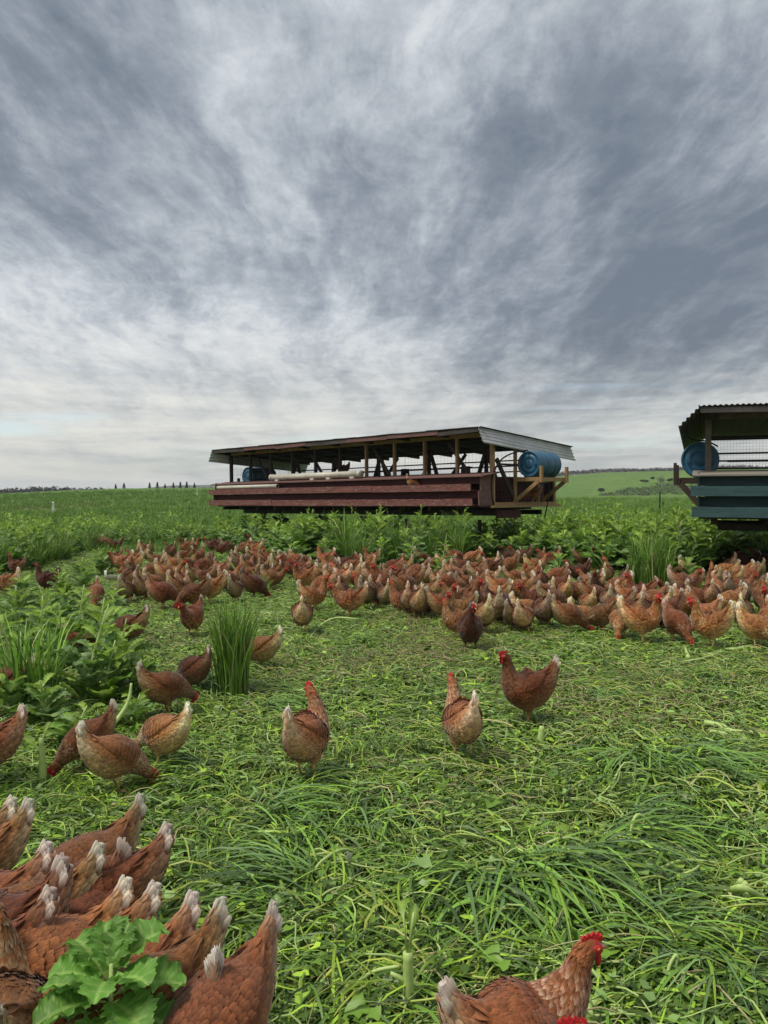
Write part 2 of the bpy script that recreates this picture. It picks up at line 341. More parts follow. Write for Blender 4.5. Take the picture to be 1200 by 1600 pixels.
def ground_sheet():
    fr = np.radians(np.linspace(-42, 42, 300)); 
    bk = np.radians(np.linspace(42, 318, 70))[1:-1]
    th = np.concatenate([fr, bk]); na = len(th)
    ds = np.concatenate([[.05], np.geomspace(.5, 2600, 190)]); nd_ = len(ds)
    D, TH = np.meshgrid(ds, th, indexing='ij')
    X = D*np.sin(TH); Y = D*np.cos(TH); Z = H(X, Y)
    i = np.arange(nd_-1)[:, None]*na; j = np.arange(na)[None, :]; j2 = (j+1) % na
    q = np.stack([i+j, i+na+j, i+na+j2, i+j2], -1).reshape(-1, 4)
    m = M(); m.add(np.stack([X, Y, Z], -1).reshape(-1, 3), quads=q[:, ::-1])
    mt = bpy.data.materials.new('field_ground'); mt.use_nodes = True; nt = mt.node_tree; L = nt.links.new
    b = nt.nodes['Principled BSDF']; b.inputs['Roughness'].default_value = .9; b.inputs['Specular IOR Level'].default_value = .1
    geo = nt.nodes.new('ShaderNodeNewGeometry'); pos = geo.outputs['Position']
    def noise(sc, det=6, stretch=ONE, ro=.6):
        mp = nt.nodes.new('ShaderNodeMapping'); mp.inputs['Scale'].default_value = stretch; L(pos, mp.inputs[0])
        n = nt.nodes.new('ShaderNodeTexNoise'); n.inputs['Scale'].default_value = sc; n.inputs['Detail'].default_value = det; n.inputs['Roughness'].default_value = ro; L(mp.outputs[0], n.inputs[0]); return n.outputs[0]
    def rng_(x, a, b_, lo, hi):
        mr = nt.nodes.new('ShaderNodeMapRange'); mr.interpolation_type = 'SMOOTHSTEP'; L(x, mr.inputs[0]); mr.inputs[1].default_value = a; mr.inputs[2].default_value = b_; mr.inputs[3].default_value = lo; mr.inputs[4].default_value = hi; return mr.outputs[0]
    def mixc(f, a, b_):
        x = nt.nodes.new('ShaderNodeMixRGB')
        for s_, v in ((x.inputs[0], f), (x.inputs[1], a), (x.inputs[2], b_)):
            if isinstance(v, tuple): s_.default_value = (*v, 1)
            elif isinstance(v, float): s_.default_value = v
            else: L(v, s_)
        return x.outputs[0]
    near = mixc(rng_(noise(5), .42, .6, 0, 1), (.010, .018, .006), (.020, .016, .010))
    field = mixc(rng_(noise(.05, 6), .35, .65, 0, 1), (.095, .175, .036), (.145, .225, .050))
    field = mixc(rng_(noise(.5, 6, (1, .35, 1)), .35, .68, 0, .75), field, (.062, .125, .026))
    field = mixc(rng_(noise(3.0, 6, (1, .5, 1)), .40, .7, 0, .55), field, (.17, .24, .06))
    ln = nt.nodes.new('ShaderNodeVectorMath'); ln.operation = 'LENGTH'; L(pos, ln.inputs[0]); dist = ln.outputs['Value']
    c = mixc(rng_(dist, 16, 30, 0, 1), near, field)
    # bare dirt scrape out in the left field
    vd = nt.nodes.new('ShaderNodeVectorMath'); vd.operation = 'SUBTRACT'; L(pos, vd.inputs[0]); vd.inputs[1].default_value = (DIRT[0], DIRT[1], 0)
    vs = nt.nodes.new('ShaderNodeVectorMath'); vs.operation = 'MULTIPLY'; L(vd.outputs[0], vs.inputs[0]); vs.inputs[1].default_value = (1/6.5, 1/9.0, 0)
    vl = nt.nodes.new('ShaderNodeVectorMath'); vl.operation = 'LENGTH'; L(vs.outputs[0], vl.inputs[0])
    ad = nt.nodes.new('ShaderNodeMath'); ad.operation = 'ADD'; L(vl.outputs['Value'], ad.inputs[0]); L(rng_(noise(.35, 6), .3, .7, -.5, .5), ad.inputs[1])
    c = mixc(rng_(ad.outputs[0], .7, 1.05, .85, 0), c, (.22, .17, .11))
    # grey-brown scrub land far off
    c = mixc(rng_(dist, 700, 1000, 0, 1), c, mixc(rng_(noise(.01, 6, (1, .3, 1)), .4, .6, 0, 1), (.07, .075, .05), (.10, .11, .06)))
    L(c, b.inputs['Base Color'])
    bp = nt.nodes.new('ShaderNodeBump'); bp.inputs['Strength'].default_value = .7; bp.inputs['Distance'].default_value = .12; L(noise(6, 6), bp.inputs['Height']); L(bp.outputs[0], b.inputs['Normal'])
    o = m.build('ground', mt); tag(o, kind='structure'); o['label'] = 'green farm field rising to low hills'
    return o
def dist_at(py, h=CAM_H): return h*F_PX/(py-HORIZON)
DIRT = (-.44*62, 62.0)
ground_sheet()
def at(px, py, z=0.0):
    """ground point under a place in the photograph"""
    d = (CAM_H-z)*F_PX/(py-HORIZON); x = (px-600)/F_PX*d
    for _ in range(3):
        g = h1(x, d)+z; d = (CAM_H-g)*F_PX/(py-HORIZON); x = (px-600)/F_PX*d
    return x, d

# ------------------------------------------------------------------ mobile coops
def corrugated(length, width, pitch=.076, amp=.011, along='y', n_per=4, sag=0.0, seed=0):
    """sheet: waves across x (length), ridges along y (width)"""
    k = max(4, int(length/pitch*n_per)); xs = np.linspace(0, length, k+1); ys = np.linspace(0, width, 5)
    X, Y = np.meshgrid(xs, ys, indexing='ij'); r_ = np.random.default_rng(seed)
    Z = amp*np.cos(X/pitch*2*math.pi)+sag*np.sin(Y/width*math.pi)+np.interp(X, [0, length/2, length], r_.uniform(-.006, .006, 3))
    v = np.stack([X, Y, Z], -1).reshape(-1, 3); n = len(v)
    v2 = v.copy(); v2[:, 2] -= .003
    i = np.arange(k)[:, None]*5; j = np.arange(4)[None, :]
    q = np.stack([i+j, i+5+j, i+5+j+1, i+j+1], -1).reshape(-1, 4)
    e = []
    for a in range(k): e += [(a*5, n+a*5, n+a*5+5, a*5+5), (a*5+4, a*5+9, n+a*5+9, n+a*5+4)]
    for b in range(4): e += [(b, b+1, n+b+1, n+b), (k*5+b, n+k*5+b, n+k*5+b+1, k*5+b+1)]
    return np.concatenate([v, v2]), np.concatenate([q, (q+n)[:, ::-1], np.array(e)])

def plank_run(parent, name, mats_, x0, x1, y0, y1, z0, z1, seg, seed, tilt=0.0, wob=.004):
    """boards laid end to end; each one an object"""
    mats_ = mats_ if isinstance(mats_, list) else [mats_]
    r_ = random.Random(seed); x = x0; out = []
    while x < x1-.05:
        e = min(x1, x+seg*r_.uniform(.85, 1.1))
        if x1-e < .5: e = x1
        m = M(); dz = r_.uniform(-wob, wob); dy = r_.uniform(-wob, wob)
        def sk(v, dz=dz, dy=dy):
            v = v.copy(); v[:, 2] += dz; v[:, 1] += dy+(v[:, 2]-z0)*tilt; return v
        m.box((x+.003, y0, z0), (e-.003, y1, z1), skew=sk)
        o = m.build(name, r_.choice(mats_), parent, smooth=False); out.append(o); x = e
    return out

def netting(parent, x0, x1, z0, z1, y, sp, w, axis='x'):
    """wire netting of thin real wires, joined"""
    m = M(); segs = []
    nx = int((x1-x0)/sp); nz = int((z1-z0)/sp)
    P = []
    for i in range(nx+1):
        x = x0+i*sp; P.append(((x, z0), (x, z1)))
    for i in range(nz+1):
        z = z0+i*sp; P.append(((x0, z), (x1, z)))
    for (a, b) in P:
        if axis == 'x': p = (a[0], y, a[1]); q = (b[0], y, b[1])
        else: p = (y, a[0], a[1]); q = (y, b[0], b[1])
        m.beam(p, q, w, w)
    o = m.build('wire_mesh', m_wire, parent, smooth=False); o['kind'] = 'stuff'; return o

def wheel(parent, x, y, z, r=.36, w=.2):
    m = M(); prof = [(-w/2, r*.6), (-w/2, r*.92), (-w*.36, r), (w*.36, r), (w/2, r*.92), (w/2, r*.6)]; n = 24
    v = [(x+rr*math.cos(2*math.pi*j/n), y+yy, z+rr*math.sin(2*math.pi*j/n)) for j in range(n) for (yy, rr) in prof]; k = len(prof)
    m.add(v, quads=[(j*k+i, j*k+i+1, ((j+1) % n)*k+i+1, ((j+1) % n)*k+i) for j in range(n) for i in range(k-1)])
    wh = empty('wheel', (0, 0, 0)); wh.parent = parent
    m.build('tyre', m_rubber, wh)
    m = M(); m.tube([(x, y-w*.3, z), (x, y+w*.3, z)], r*.61, seg=20); m.tube([(x, y-w*.42, z), (x, y+w*.42, z)], r*.2, seg=12)
    m.build('rim', m_steel, wh, smooth=False)

def barrel(loc, rot, label, world):
    """blue plastic drum lying on its side, axis along local y"""
    L_, r = .90, .292
    prof = [(0, .0), (0, .10), (.006, .105), (.006, .125), (0, .13), (0, .20), (.008, .205), (.008, .245), (0, .25), (-.012, .268), (-.012, .286), (.012, .292), (.03, .286), (.05, .288), (.20, .292), (.27, .292), (.285, .284), (.30, .292), (.45, .293)]
    full = [(y, rr) for (y, rr) in prof]+[(L_-y, rr) for (y, rr) in reversed(prof[:-1])]
    n = 36; m = M(); k = len(full)
    v = [(rr*math.cos(2*math.pi*j/n), y, rr*math.sin(2*math.pi*j/n)) for j in range(n) for (y, rr) in full]
    m.add(v, quads=[(j*k+i, ((j+1) % n)*k+i, ((j+1) % n)*k+i+1, j*k+i+1) for j in range(n) for i in range(k-1)])
    o = m.build('water_barrel', m_barrel); o.matrix_world = world @ Matrix.Translation(loc) @ Euler(rot).to_matrix().to_4x4()
    for sx, nm in ((.17, 'bung'), (-.17, 'bung')):
        c = M(); c.tube([(sx, -.022, .02), (sx, .004, .02)], .033, seg=14); c.tube([(sx, -.03, .02), (sx, -.02, .02)], .018, seg=10)
        c.build(nm, m_barrel, o, smooth=False)
    tag(o, label, 'barrel', 'blue water barrels on the coops'); return o

def coop(name, label, loc, rotz, tilt, L_, paints, net, plat, seed, right_pine=True, droop=(66, .37)):
    p_main, p_dark, p_shelf, p_side = paints
    root = empty(name, loc, (0, tilt, rotz)); bpy.context.view_layer.update()
    tag(root, label, 'chicken coop', 'mobile chicken coops in the field')
    W = 2.45; r_ = random.Random(seed)
    # chassis
    m = M()
    for y in (.35, 2.1): m.box((.15, y-.04, .85), (L_-.1, y+.04, .96))
    m.build('chassis_beam', m_steel, root, smooth=False)
    for i in range(int(L_/.8)+1):
        m = M(); x = .05+i*.8; m.box((x, -.35, .965), (x+.09, W+.1, 1.05)); m.build('floor_joist', m_oldwood, root, smooth=False)
    m = M(); m.box((-.12, -.42, 1.055), (L_+.12, W+.12, 1.085)); m.build('floor_deck', m_oldwood, root, smooth=False)
    for x in (L_*.24, L_*.36):
        m = M(); m.tube([(x, .0, .38), (x, W, .38)], .045, seg=8); m.build('axle', m_steel, root)
        for y in (.12, W-.12): wheel(root, x, y, .38)
    for (xa, xb) in ((.16, .24), (.36, .44)):
        for y in (.35, 2.1):
            m = M(); m.beam((L_*xa, y, .76), (L_*(xb if xa < .3 else xa), y, .40 if xa < .3 else .40), .05, .06); m.beam((L_*(xa if xa < .3 else xb), y, .76), (L_*.30, y, .42), .04, .05)
            m.build('spring_arm', m_steel, root, smooth=False)
    for x in (.9, L_*.72, L_-.5):
        m = M(); m.beam((x, .2, .05), (x, .2, .76), .06, .06); m.box((x-.1, .1, .0), (x+.1, .3, .04)); m.build('jack_stand', m_steel, root, smooth=False)
    # nest-box front: lid, then boards stepping in and out
    m = M()
    x = -.22; k = 0
    while x < L_+.12:
        e = min(L_+.17, x+2.35)
        if L_+.17-e < .6: e = L_+.17
        m = M(); 
        def sk(v): v = v.copy(); v[:, 2] += (v[:, 1]+.0)*.13+r_.uniform(-.004, .004); return v
        m.box((x+.003, -.60, 1.775), (e-.003, .02, 1.80), skew=sk); m.build('lid', p_shelf, root, smooth=False); x = e
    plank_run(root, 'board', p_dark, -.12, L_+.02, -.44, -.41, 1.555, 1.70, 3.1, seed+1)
    plank_run(root, 'board', p_main, -.24, L_-.10, -.66, -.625, 1.405, 1.555, 3.3, seed+2, tilt=-.10, wob=.008)
    plank_run(root, 'ledge', p_shelf, -.22, L_-.10, -.62, -.40, 1.40, 1.42, 3.3, seed+3)
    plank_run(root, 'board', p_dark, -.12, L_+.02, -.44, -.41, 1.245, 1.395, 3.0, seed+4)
    plank_run(root, 'board', p_main, -.22, L_-.06, -.66, -.625, 1.085, 1.24, 3.3, seed+5, tilt=-.10, wob=.008)
    plank_run(root, 'ledge', p_shelf, -.20, L_-.06, -.62, -.40, 1.088, 1.105, 3.3, seed+6)
    for x0, x1 in ((-.14, -.115), (L_+.025, L_+.05)):
        for (za, zb) in ((1.09, 1.405), (1.41, 1.755)):
            m = M(); m.box((x0, -.56 if za < 1.3 else -.50, za), (x1, -.03, zb)); m.build('side_panel', p_side, root, smooth=False)
    # wall behind the boxes and the far side
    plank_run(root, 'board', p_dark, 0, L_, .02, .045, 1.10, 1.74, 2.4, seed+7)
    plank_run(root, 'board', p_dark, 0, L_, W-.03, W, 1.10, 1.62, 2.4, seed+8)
    # posts
    n = int(round(L_/.96))
    for i in range(n+1):
        x = i*L_/n; pine = right_pine and x > L_*.52
        mt = m_pine if (pine or (i == n and right_pine)) else (m_oldwood if right_pine else m_greywood)
        w = .085 if i in (0, n) else .055
        m = M(); m.box((x-w/2, -.045, 1.09), (x+w/2, .035, 2.585)); o = m.build('post', mt, root, smooth=False)
        if mt is m_pine: o['label'] = 'bare pine post'
        if i % 2 == 0:
            m = M(); m.box((x-.04, W-.06, 1.09), (x+.04, W+.02, 2.42)); m.build('post', m_oldwood, root, smooth=False)
    # plates
    plank_run(root, 'top_plate', [m_pine if right_pine else m_greywood], 0, L_+.05, -.05, .05, 2.59, 2.675, 2.9, seed+9)
    plank_run(root, 'top_plate', [m_oldwood], 0, L_+.05, W-.06, W+.03, 2.425, 2.50, 4, seed+10)
    for z in (1.88, 2.02, 2.16):
        plank_run(root, 'rail', [m_oldwood], 0, L_, W-.10, W-.065, z, z+.032, 4.8, seed+int(z*100))
    # A-shaped roost frames and perches
    for i in range(int(L_/1.75)):
        x = 1.5+i*1.75
        for s_ in (-1, 1):
            m = M(); m.beam((x, 1.3, 2.42), (x+s_*.50, 1.3, 1.10), .05, .09); m.build('roost_frame', m_oldwood, root, smooth=False)
        m = M(); m.beam((x-.36, 1.33, 1.45), (x+.36, 1.33, 1.45), .04, .06); m.build('roost_frame', m_oldwood, root, smooth=False)
    for (y, z) in ((1.0, 1.98), (1.5, 1.66)):
        m = M(); m.tube([(.3, y, z), (L_-1.3, y, z)], .022, seg=6); m.build('perch', m_oldwood, root)
    # a few nest crates and feeders seen dark through the netting
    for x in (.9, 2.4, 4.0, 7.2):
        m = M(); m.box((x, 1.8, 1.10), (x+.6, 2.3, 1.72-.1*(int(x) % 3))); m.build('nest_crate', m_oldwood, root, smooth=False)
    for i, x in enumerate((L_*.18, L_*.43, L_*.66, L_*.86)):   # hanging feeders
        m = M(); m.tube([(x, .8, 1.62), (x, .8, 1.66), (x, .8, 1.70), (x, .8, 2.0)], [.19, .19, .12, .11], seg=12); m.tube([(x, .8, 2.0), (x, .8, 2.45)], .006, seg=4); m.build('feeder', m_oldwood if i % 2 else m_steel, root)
    for i in range(int(L_/2.4)):
        x = 1.1+i*2.4; m = M(); m.beam((x, .12, 2.5), (x+.55, .12, 1.82), .04, .07); m.build('brace', m_oldwood, root, smooth=False)
        m = M(); m.beam((x+1.2, W-.12, 2.4), (x+.5, W-.12, 1.6), .04, .08); m.build('brace', m_oldwood, root, smooth=False)
    # roof
    z_f, z_b, y_f, y_b = 2.745, 2.485, -.62, 3.20
    sl = math.atan2(z_b-z_f, y_b-y_f); wid = math.hypot(y_b-y_f, z_b-z_f)
    for i in range(int(L_/1.2)+1):
        x = .02+i*1.2
        m = M(); m.beam((min(x, L_), y_f+.06, z_f-.062), (min(x, L_), y_b-.1, z_b-.052), .045, .085); m.build('rafter', m_oldwood, root, smooth=False)
    x = -.14; i = 0; end = L_+.10
    while x < end-.02:
        e = min(end, x+.76); v, q = corrugated(e-x+.05, wid, seed=seed+i)
        o = M(); o.add(v, quads=q); ob = o.build('roof_sheet', m_tin_old, root)
        ob.location = (x, y_f, z_f+(.004 if i % 2 else 0)+r_.uniform(-.004, .006)); ob.rotation_euler = (sl+r_.uniform(-.002, .002), 0, 0); x = e; i += 1
    # wavy fascia boards under the front edge
    x = -.12; i = 0
    while x < L_+.0:
        e = min(L_+.10, x+r_.uniform(1.2, 1.7)); 
        if L_+.1-e < .4: e = L_+.1
        m = M(); a, b = r_.uniform(-.03, .012), r_.uniform(-.03, .012); t0 = r_.uniform(.02, .05)
        def sk(v, x=x, e=e, a=a, b=b):
            v = v.copy(); f = (v[:, 0]-x)/(e-x); v[:, 2] += a*(1-f)+b*f; v[:, 1] += .02*np.sin(f*3); return v
        m.box((x+.004, y_f+.02, z_f-.105), (e-.004, y_f+.04, z_f-.022), skew=sk); m.build('fascia', p_shelf if i % 3 else m_tin_old, root, smooth=False); x = e; i += 1
    # drooping tin sheet along both short ends, ridges parallel to the edge
    for s_, xe in ((-1, -.11), (1, L_+.08)):
        v, q = corrugated(droop[1], wid-.02, pitch=.085, amp=.016, seed=seed+77)
        if s_ < 0:
            v[:, 0] *= -1; q = q[:, ::-1]
        o = M(); o.add(v, quads=q); ob = o.build('end_sheet', m_tin if right_pine else m_tin_old, root)
        Rm = Euler((sl, 0, 0)).to_matrix().to_4x4() @ Euler((0, s_*R(droop[0]), 0)).to_matrix().to_4x4()
        ob.matrix_local = Matrix.Translation((xe, y_f, z_f-.002)) @ Rm
        ob['label'] = 'shiny galvanised end sheet' if right_pine else 'dark drooping end sheet'
    # end wall wire netting and end framing
    for xe in (0, L_):
        netting(root, .05, W-.05, 1.12, 2.40, xe, net*1.5, .0022, axis='y')
    netting(root, 0, L_, 1.80, 2.58, -.05, net, .0022 if net < .06 else .002)
    # barrel platforms at both ends
    pc, y0, y1 = plat
    for s_, xe in ((1, L_), (-1, 0.0)):
        X = lambda d: xe+s_*d
        pm = m_pine if (right_pine and s_ > 0) else (m_oldwood if right_pine else m_oldwood)
        zt = 1.70; xi, xo = pc-.30, pc+.30
        def bm(a, b, w=.045, h=.085, nm='platform_frame'):
            m = M(); m.beam(a, b, w, h); return m.build(nm, pm, root, smooth=False)
        bm((X(xi), y0, zt-.045), (X(xo), y0, zt-.045)); bm((X(xi), y1, zt-.045), (X(xo), y1, zt-.045))
        bm((X(xo+.025), y0-.04, zt-.05), (X(xo+.025), y1+.04, zt-.05)); bm((X(xi-.02), y0-.03, zt-.05), (X(xi-.02), y1+.03, zt-.05))
        for y in (y0-.012, y1+.012): bm((X(xo+.075), y, zt-.12), (X(xo+.075), y, zt+.24), .05, .085, 'stop')
        for y in (y0-.03, y1+.03): bm((X(.04), y, 1.15), (X(xo), y, zt-.10), .045, .08, 'strut')
        if right_pine and s_ > 0:
            for y, zt2 in ((.80, 2.53), (1.74, 1.66), (W, 2.44)): bm((X(.05), y, 1.09), (X(.05), y, zt2), .05, .07, 'post')
            bm((X(.06), -.05, 1.115), (X(.06), W+.05, 1.115), .06, .07, 'sill'); bm((X(.16), -.25, 1.06), (X(.16), W+.05, 1.06), .12, .05, 'sill')
            m = M(); m.box((X(.0), .1, .80), (X(.06), 1.0, .98)); m.build('skirt_board', m_maroon_dk, root, smooth=False)
            m = M(); m.box((X(-1.2), .62, 1.10), (X(-.1), W-.2, 1.72)); m.build('nest_crate', m_maroon_dk, root, smooth=False)
            m = M(); m.beam((X(.0), .15, 2.1), (X(.02), .85, 1.14), .05, .09); m.build('strut', m_oldwood, root, smooth=False)
            m = M(); m.beam((X(.06), .10, 1.98), (X(.06), .92, 1.98), .04, .045); m.build('rail', m_oldwood, root, smooth=False)
    bpy.context.view_layer.update()
    return root


ang1 = math.atan2(-.6875, .7260)
c1 = coop('mobile_coop', 'long maroon chicken coop on wheels with open netted sides and rusty tin roof', (-4.60, 23.3, -.03), ang1, R(-.6), 9.6,
          (m_maroon, m_maroon_dk, m_faded, m_faded), .10, (.36, .80, 1.84), 3)
ang2 = R(-22.8)
c2 = coop('mobile_coop', 'teal chicken coop on wheels cut off by the right edge of the picture', (5.07, 12.05, -.03), ang2, 0, 7.7,
          (m_teal, m_teal_dk, m_greyboard, m_teal), .045, (.12, .42, 1.46), 5, right_pine=False, droop=(44, .42))
W1, W2 = c1.matrix_world.copy(), c2.matrix_world.copy()
G = 'blue water barrels on the coops'
barrel((9.6+.36, .87, 1.992), (0, R(8), 0), 'blue plastic barrel on the pine platform at the right end of the maroon coop', W1)
barrel((-.36, .87, 1.992), (0, 0, 0), 'blue barrel seen through netting at the far left end of the maroon coop', W1)
barrel((-.12, .49, 1.992), (0, R(-14), 0), 'blue plastic barrel lying at the left end of the teal coop', W2)
def pipe(name, label, a, b, r, world, caps=True):
    m = M(); a = Vector(a); b = Vector(b); n = 22
    d = (b-a).normalized(); u = Vector((0, 0, 1)); s_ = d.cross(u).normalized(); u = s_.cross(d)
    v = []
    for p, rr in ((a, r), (b, r), (b, r*.86), (a, r*.86)):
        for j in range(n):
            t = 2*math.pi*j/n; v.append(tuple(p+s_*(rr*math.cos(t))+u*(rr*math.sin(t))))
    m.add(v, quads=[(i*n+j, ((i+1) % 4)*n+j, ((i+1) % 4)*n+(j+1) % n, i*n+(j+1) % n) for i in range(4) for j in range(n)])
    o = m.build(name, m_pvc); o.matrix_world = world; tag(o, label, 'pipe')
    if caps:
        for q, e in ((a, -1), (b, 1)):
            c = M(); c.tube([tuple(q-d*.05*e*1.0), tuple(q+d*.035*e)], r*1.13, seg=22); c.build('pipe_cap', m_pvc, o)
        for f in (.08, .5, .68, .93):
            c = M(); q = a.lerp(b, f); c.box((q.x-.07, q.y-.07, q.z-r-.035), (q.x+.07, q.y+.07, q.z-r+.012)); c.build('pipe_block', m_pvc, o, smooth=False)
    else:
        for q, e in ((a, 1), (b, -1)):
            c = M(); c.tube([tuple(q+d*.01*e), tuple(q+d*.02*e)], r*.85, seg=20); c.build('bore_shade_disc', m_bore_shade, o)  # near-black disc in each open end stands for the shade inside
    return o
pipe('feed_pipe', 'thick white capped pipe lying on the lid of the maroon coop', (2.35, -.32, 1.868), (5.85, -.32, 1.872), .078, W1)
pipe('feed_pipe', 'thin white open pipe resting on the upper ledge of the maroon coop', (.15, -.60, 1.618), (2.95, -.60, 1.618), .052, W1, caps=False)
def hose(pts, world, label, r=.013):
    m = M(); P = [Vector(p) for p in pts]; out = []
    for i in range(len(P)-1):
        p0 = P[max(i-1, 0)]; p1 = P[i]; p2 = P[i+1]; p3 = P[min(i+2, len(P)-1)]
        for k in range(6):
            t = k/6; out.append(.5*((2*p1)+(p2-p0)*t+(2*p0-5*p1+4*p2-p3)*t*t+(3*p1-p0-3*p2+p3)*t**3))
    out.append(P[-1]); m.tube([tuple(p) for p in out], r, seg=6)
    o = m.build('hose', m_hose); o.matrix_world = world; tag(o, label, 'hose'); return o
hose([(9.95, .84, 2.3), (9.8, .45, 2.22), (9.7, .1, 2.02), (9.66, -.12, 1.6), (9.66, -.06, 1.15), (9.75, .05, .95), (9.95, .2, .60)], W1, 'black hose hanging from the barrel down the right end of the maroon coop', .017)
hose([(9.93, 1.7, 1.66), (9.96, 1.72, 1.35), (9.95, 1.66, 1.1), (9.96, 1.42, .55)], W1, 'grey hose under the barrel platform of the maroon coop', .015)
hose([(-.30, .0, 2.60), (-.31, .0, 2.42), (-.24, .10, 2.30), (-.02, .3, 2.275), (.14, .46, 2.2)], W2, 'black hose looping from the roof to the barrel of the teal coop', .013)
hose([(-.02, -.2, 2.62), (.5, -.1, 2.50), (1.1, .3, 2.36), (-.2, .8, 2.24)], W1, 'black cable sagging at the far left end of the maroon coop', .012)

# ------------------------------------------------------------------ hens
RUST = np.array((.285, .105, .034)); DEEP = np.array((.155, .050, .018)); BUFF = np.array((.52, .32, .16)); PALE = np.array((.70, .54, .36)); WHITE = np.array((.92, .86, .76))
REDC = np.array((.50, .018, .022))
REAR = [(-.184, .392, .009, .006), (-.170, .352, .021, .011), (-.148, .304, .040, .027), (-.110, .256, .066, .056), (-.055, .222, .095, .087), (.006, .210, .104, .098)]
FRONT_F = [(.058, .186, .088, .084), (.104, .164, .062, .057), (.140, .138, .041, .038), (.168, .118, .030, .027), (.188, .102, .0265, .023), (.202, .088, .0250, .021), (.214, .072, .016, .014), (.218, .064, .006, .006)]
POSES = {
 'alert': REAR+[(.054, .220, .091, .086), (.088, .252, .063, .060), (.107, .302, .042, .040), (.118, .349, .030, .028), (.130, .382, .0265, .023), (.146, .394, .0250, .021), (.165, .391, .016, .014), (.174, .388, .006, .006)],
 'walk': REAR+[(.060, .218, .092, .085), (.104, .245, .066, .059), (.138, .280, .043, .040), (.158, .316, .030, .027), (.174, .340, .0265, .023), (.192, .350, .0250, .021), (.212, .345, .016, .014), (.221, .341, .006, .006)],
 'feed': [(-.182, .388, .009, .006), (-.170, .348, .020, .011), (-.150, .302, .037, .026), (-.112, .254, .062, .054), (-.056, .216, .090, .085), (.006, .196, .101, .097)]+FRONT_F,
 'peck': [(-.172, .362, .009, .006), (-.160, .324, .020, .011), (-.142, .278, .036, .026), (-.107, .232, .061, .054), (-.052, .196, .087, .084), (.004, .173, .096, .094), (.054, .150, .081, .079), (.096, .122, .058, .055), (.126, .094, .041, .038), (.146, .072, .030, .027), (.162, .054, .0265, .023), (.176, .041, .0250, .021), (.188, .027, .016, .014), (.192, .020, .006, .006)],
 'reach': [(-.240, .395, .009, .006), (-.220, .355, .020, .011), (-.190, .308, .038, .027), (-.140, .262, .064, .056), (-.068, .232, .094, .088), (.010, .212, .104, .098), (.072, .198, .088, .082), (.122, .178, .062, .056), (.160, .152, .041, .038), (.190, .128, .030, .027), (.212, .108, .0265, .023), (.226, .092, .0250, .021), (.238, .075, .016, .014), (.242, .066, .006, .006)],
}
def catmull(A, sub):
    A = np.array(A, float); out = []; n = len(A)
    for i in range(n-1):
        p0, p1, p2, p3 = A[max(i-1, 0)], A[i], A[i+1], A[min(i+2, n-1)]
        for k in range(sub):
            t = k/sub; out.append(.5*((2*p1)+(p2-p0)*t+(2*p0-5*p1+4*p2-p3)*t*t+(3*p1-p0-3*p2+p3)*t**3))
    out.append(A[-1]); return np.array(out)

class Spine:
    def __init__(s, pose, yaw, sub=4):
        A = np.array(POSES[pose], float); Fi = np.arange(len(A))[:, None]
        D = catmull(np.concatenate([A, Fi], 1), sub)
        s.f = D[:, 4]; P = np.stack([D[:, 0], 0*D[:, 0], D[:, 1]], 1); s.rv = np.abs(D[:, 2]); s.rw = np.abs(D[:, 3])
        T = np.gradient(P, axis=0); T /= np.linalg.norm(T, axis=1)[:, None]
        U = np.stack([-T[:, 2], 0*T[:, 0], T[:, 0]], 1); S = np.tile((0., 1., 0.), (len(P), 1))
        psi = R(yaw)*sstep(6.3, 10.5, s.f); piv = np.array((.085, 0, 0)) if pose in ('alert',) else np.array((.09, 0, 0))
        c, sn = np.cos(psi), np.sin(psi)
        def rot(V): return np.stack([V[:, 0]*c-V[:, 1]*sn, V[:, 0]*sn+V[:, 1]*c, V[:, 2]], 1)
        P = rot(P-piv)+piv; T = rot(T); U = rot(U); S = rot(S)
        s.P, s.T, s.U, s.S = P, T, U, S
        s.arc = np.concatenate([[0], np.cumsum(np.linalg.norm(np.diff(P, axis=0), axis=1))])
    def at(s, arc):
        g = lambda A: np.stack([np.interp(arc, s.arc, A[:, i]) for i in range(3)], -1)
        nrm = lambda V: V/np.linalg.norm(V, axis=-1, keepdims=True)
        return g(s.P), nrm(g(s.T)), nrm(g(s.U)), nrm(g(s.S)), np.interp(arc, s.arc, s.rv), np.interp(arc, s.arc, s.rw), np.interp(arc, s.arc, s.f)
    def surf(s, arc, th, off=0.0):
        P, T, U, S, rv, rw, f = s.at(arc)
        sn = np.sin(th); k = 1+.10*np.maximum(0, -sn)*np.clip(1-np.abs(f-4)/3, 0, 1)
        w = 1-.16*np.maximum(0, sn)**2
        return P+S*((rw*w+off)*np.cos(th))[..., None]+U*((rv*k+off)*sn)[..., None]

def tint(f, sn, r_):
    """plumage colour by place on the bird; f 0 tail tip .. 13 beak, sn 1 on the back, -1 on the belly"""
    n = len(f); c = np.tile(RUST, (n, 1))
    def mixin(c, k, w): w = np.clip(w, 0, 1)[:, None]; return c*(1-w)+k*w
    c = mixin(c, DEEP, .75*sstep(2.6, 4.2, f)*sstep(-.1, .6, sn)*sstep(7.5, 6, f))
    c = mixin(c, BUFF, .90*sstep(.10, -.7, sn)*sstep(6.6, 4.2, f))
    c = mixin(c, BUFF, .75*sstep(3.8, 2.0, f)*sstep(.85, -.3, sn))
    c = mixin(c, PALE, .70*sstep(3.6, 2.2, f)*sstep(.1, -.6, sn))
    c = mixin(c, PALE, .45*sstep(2.0, 1.0, f))
    c = mixin(c, WHITE, .95*sstep(1.2, .5, f))
    return c*r_.uniform(.70, 1.30, (n, 1))*r_.uniform(.94, 1.06, (n, 3))

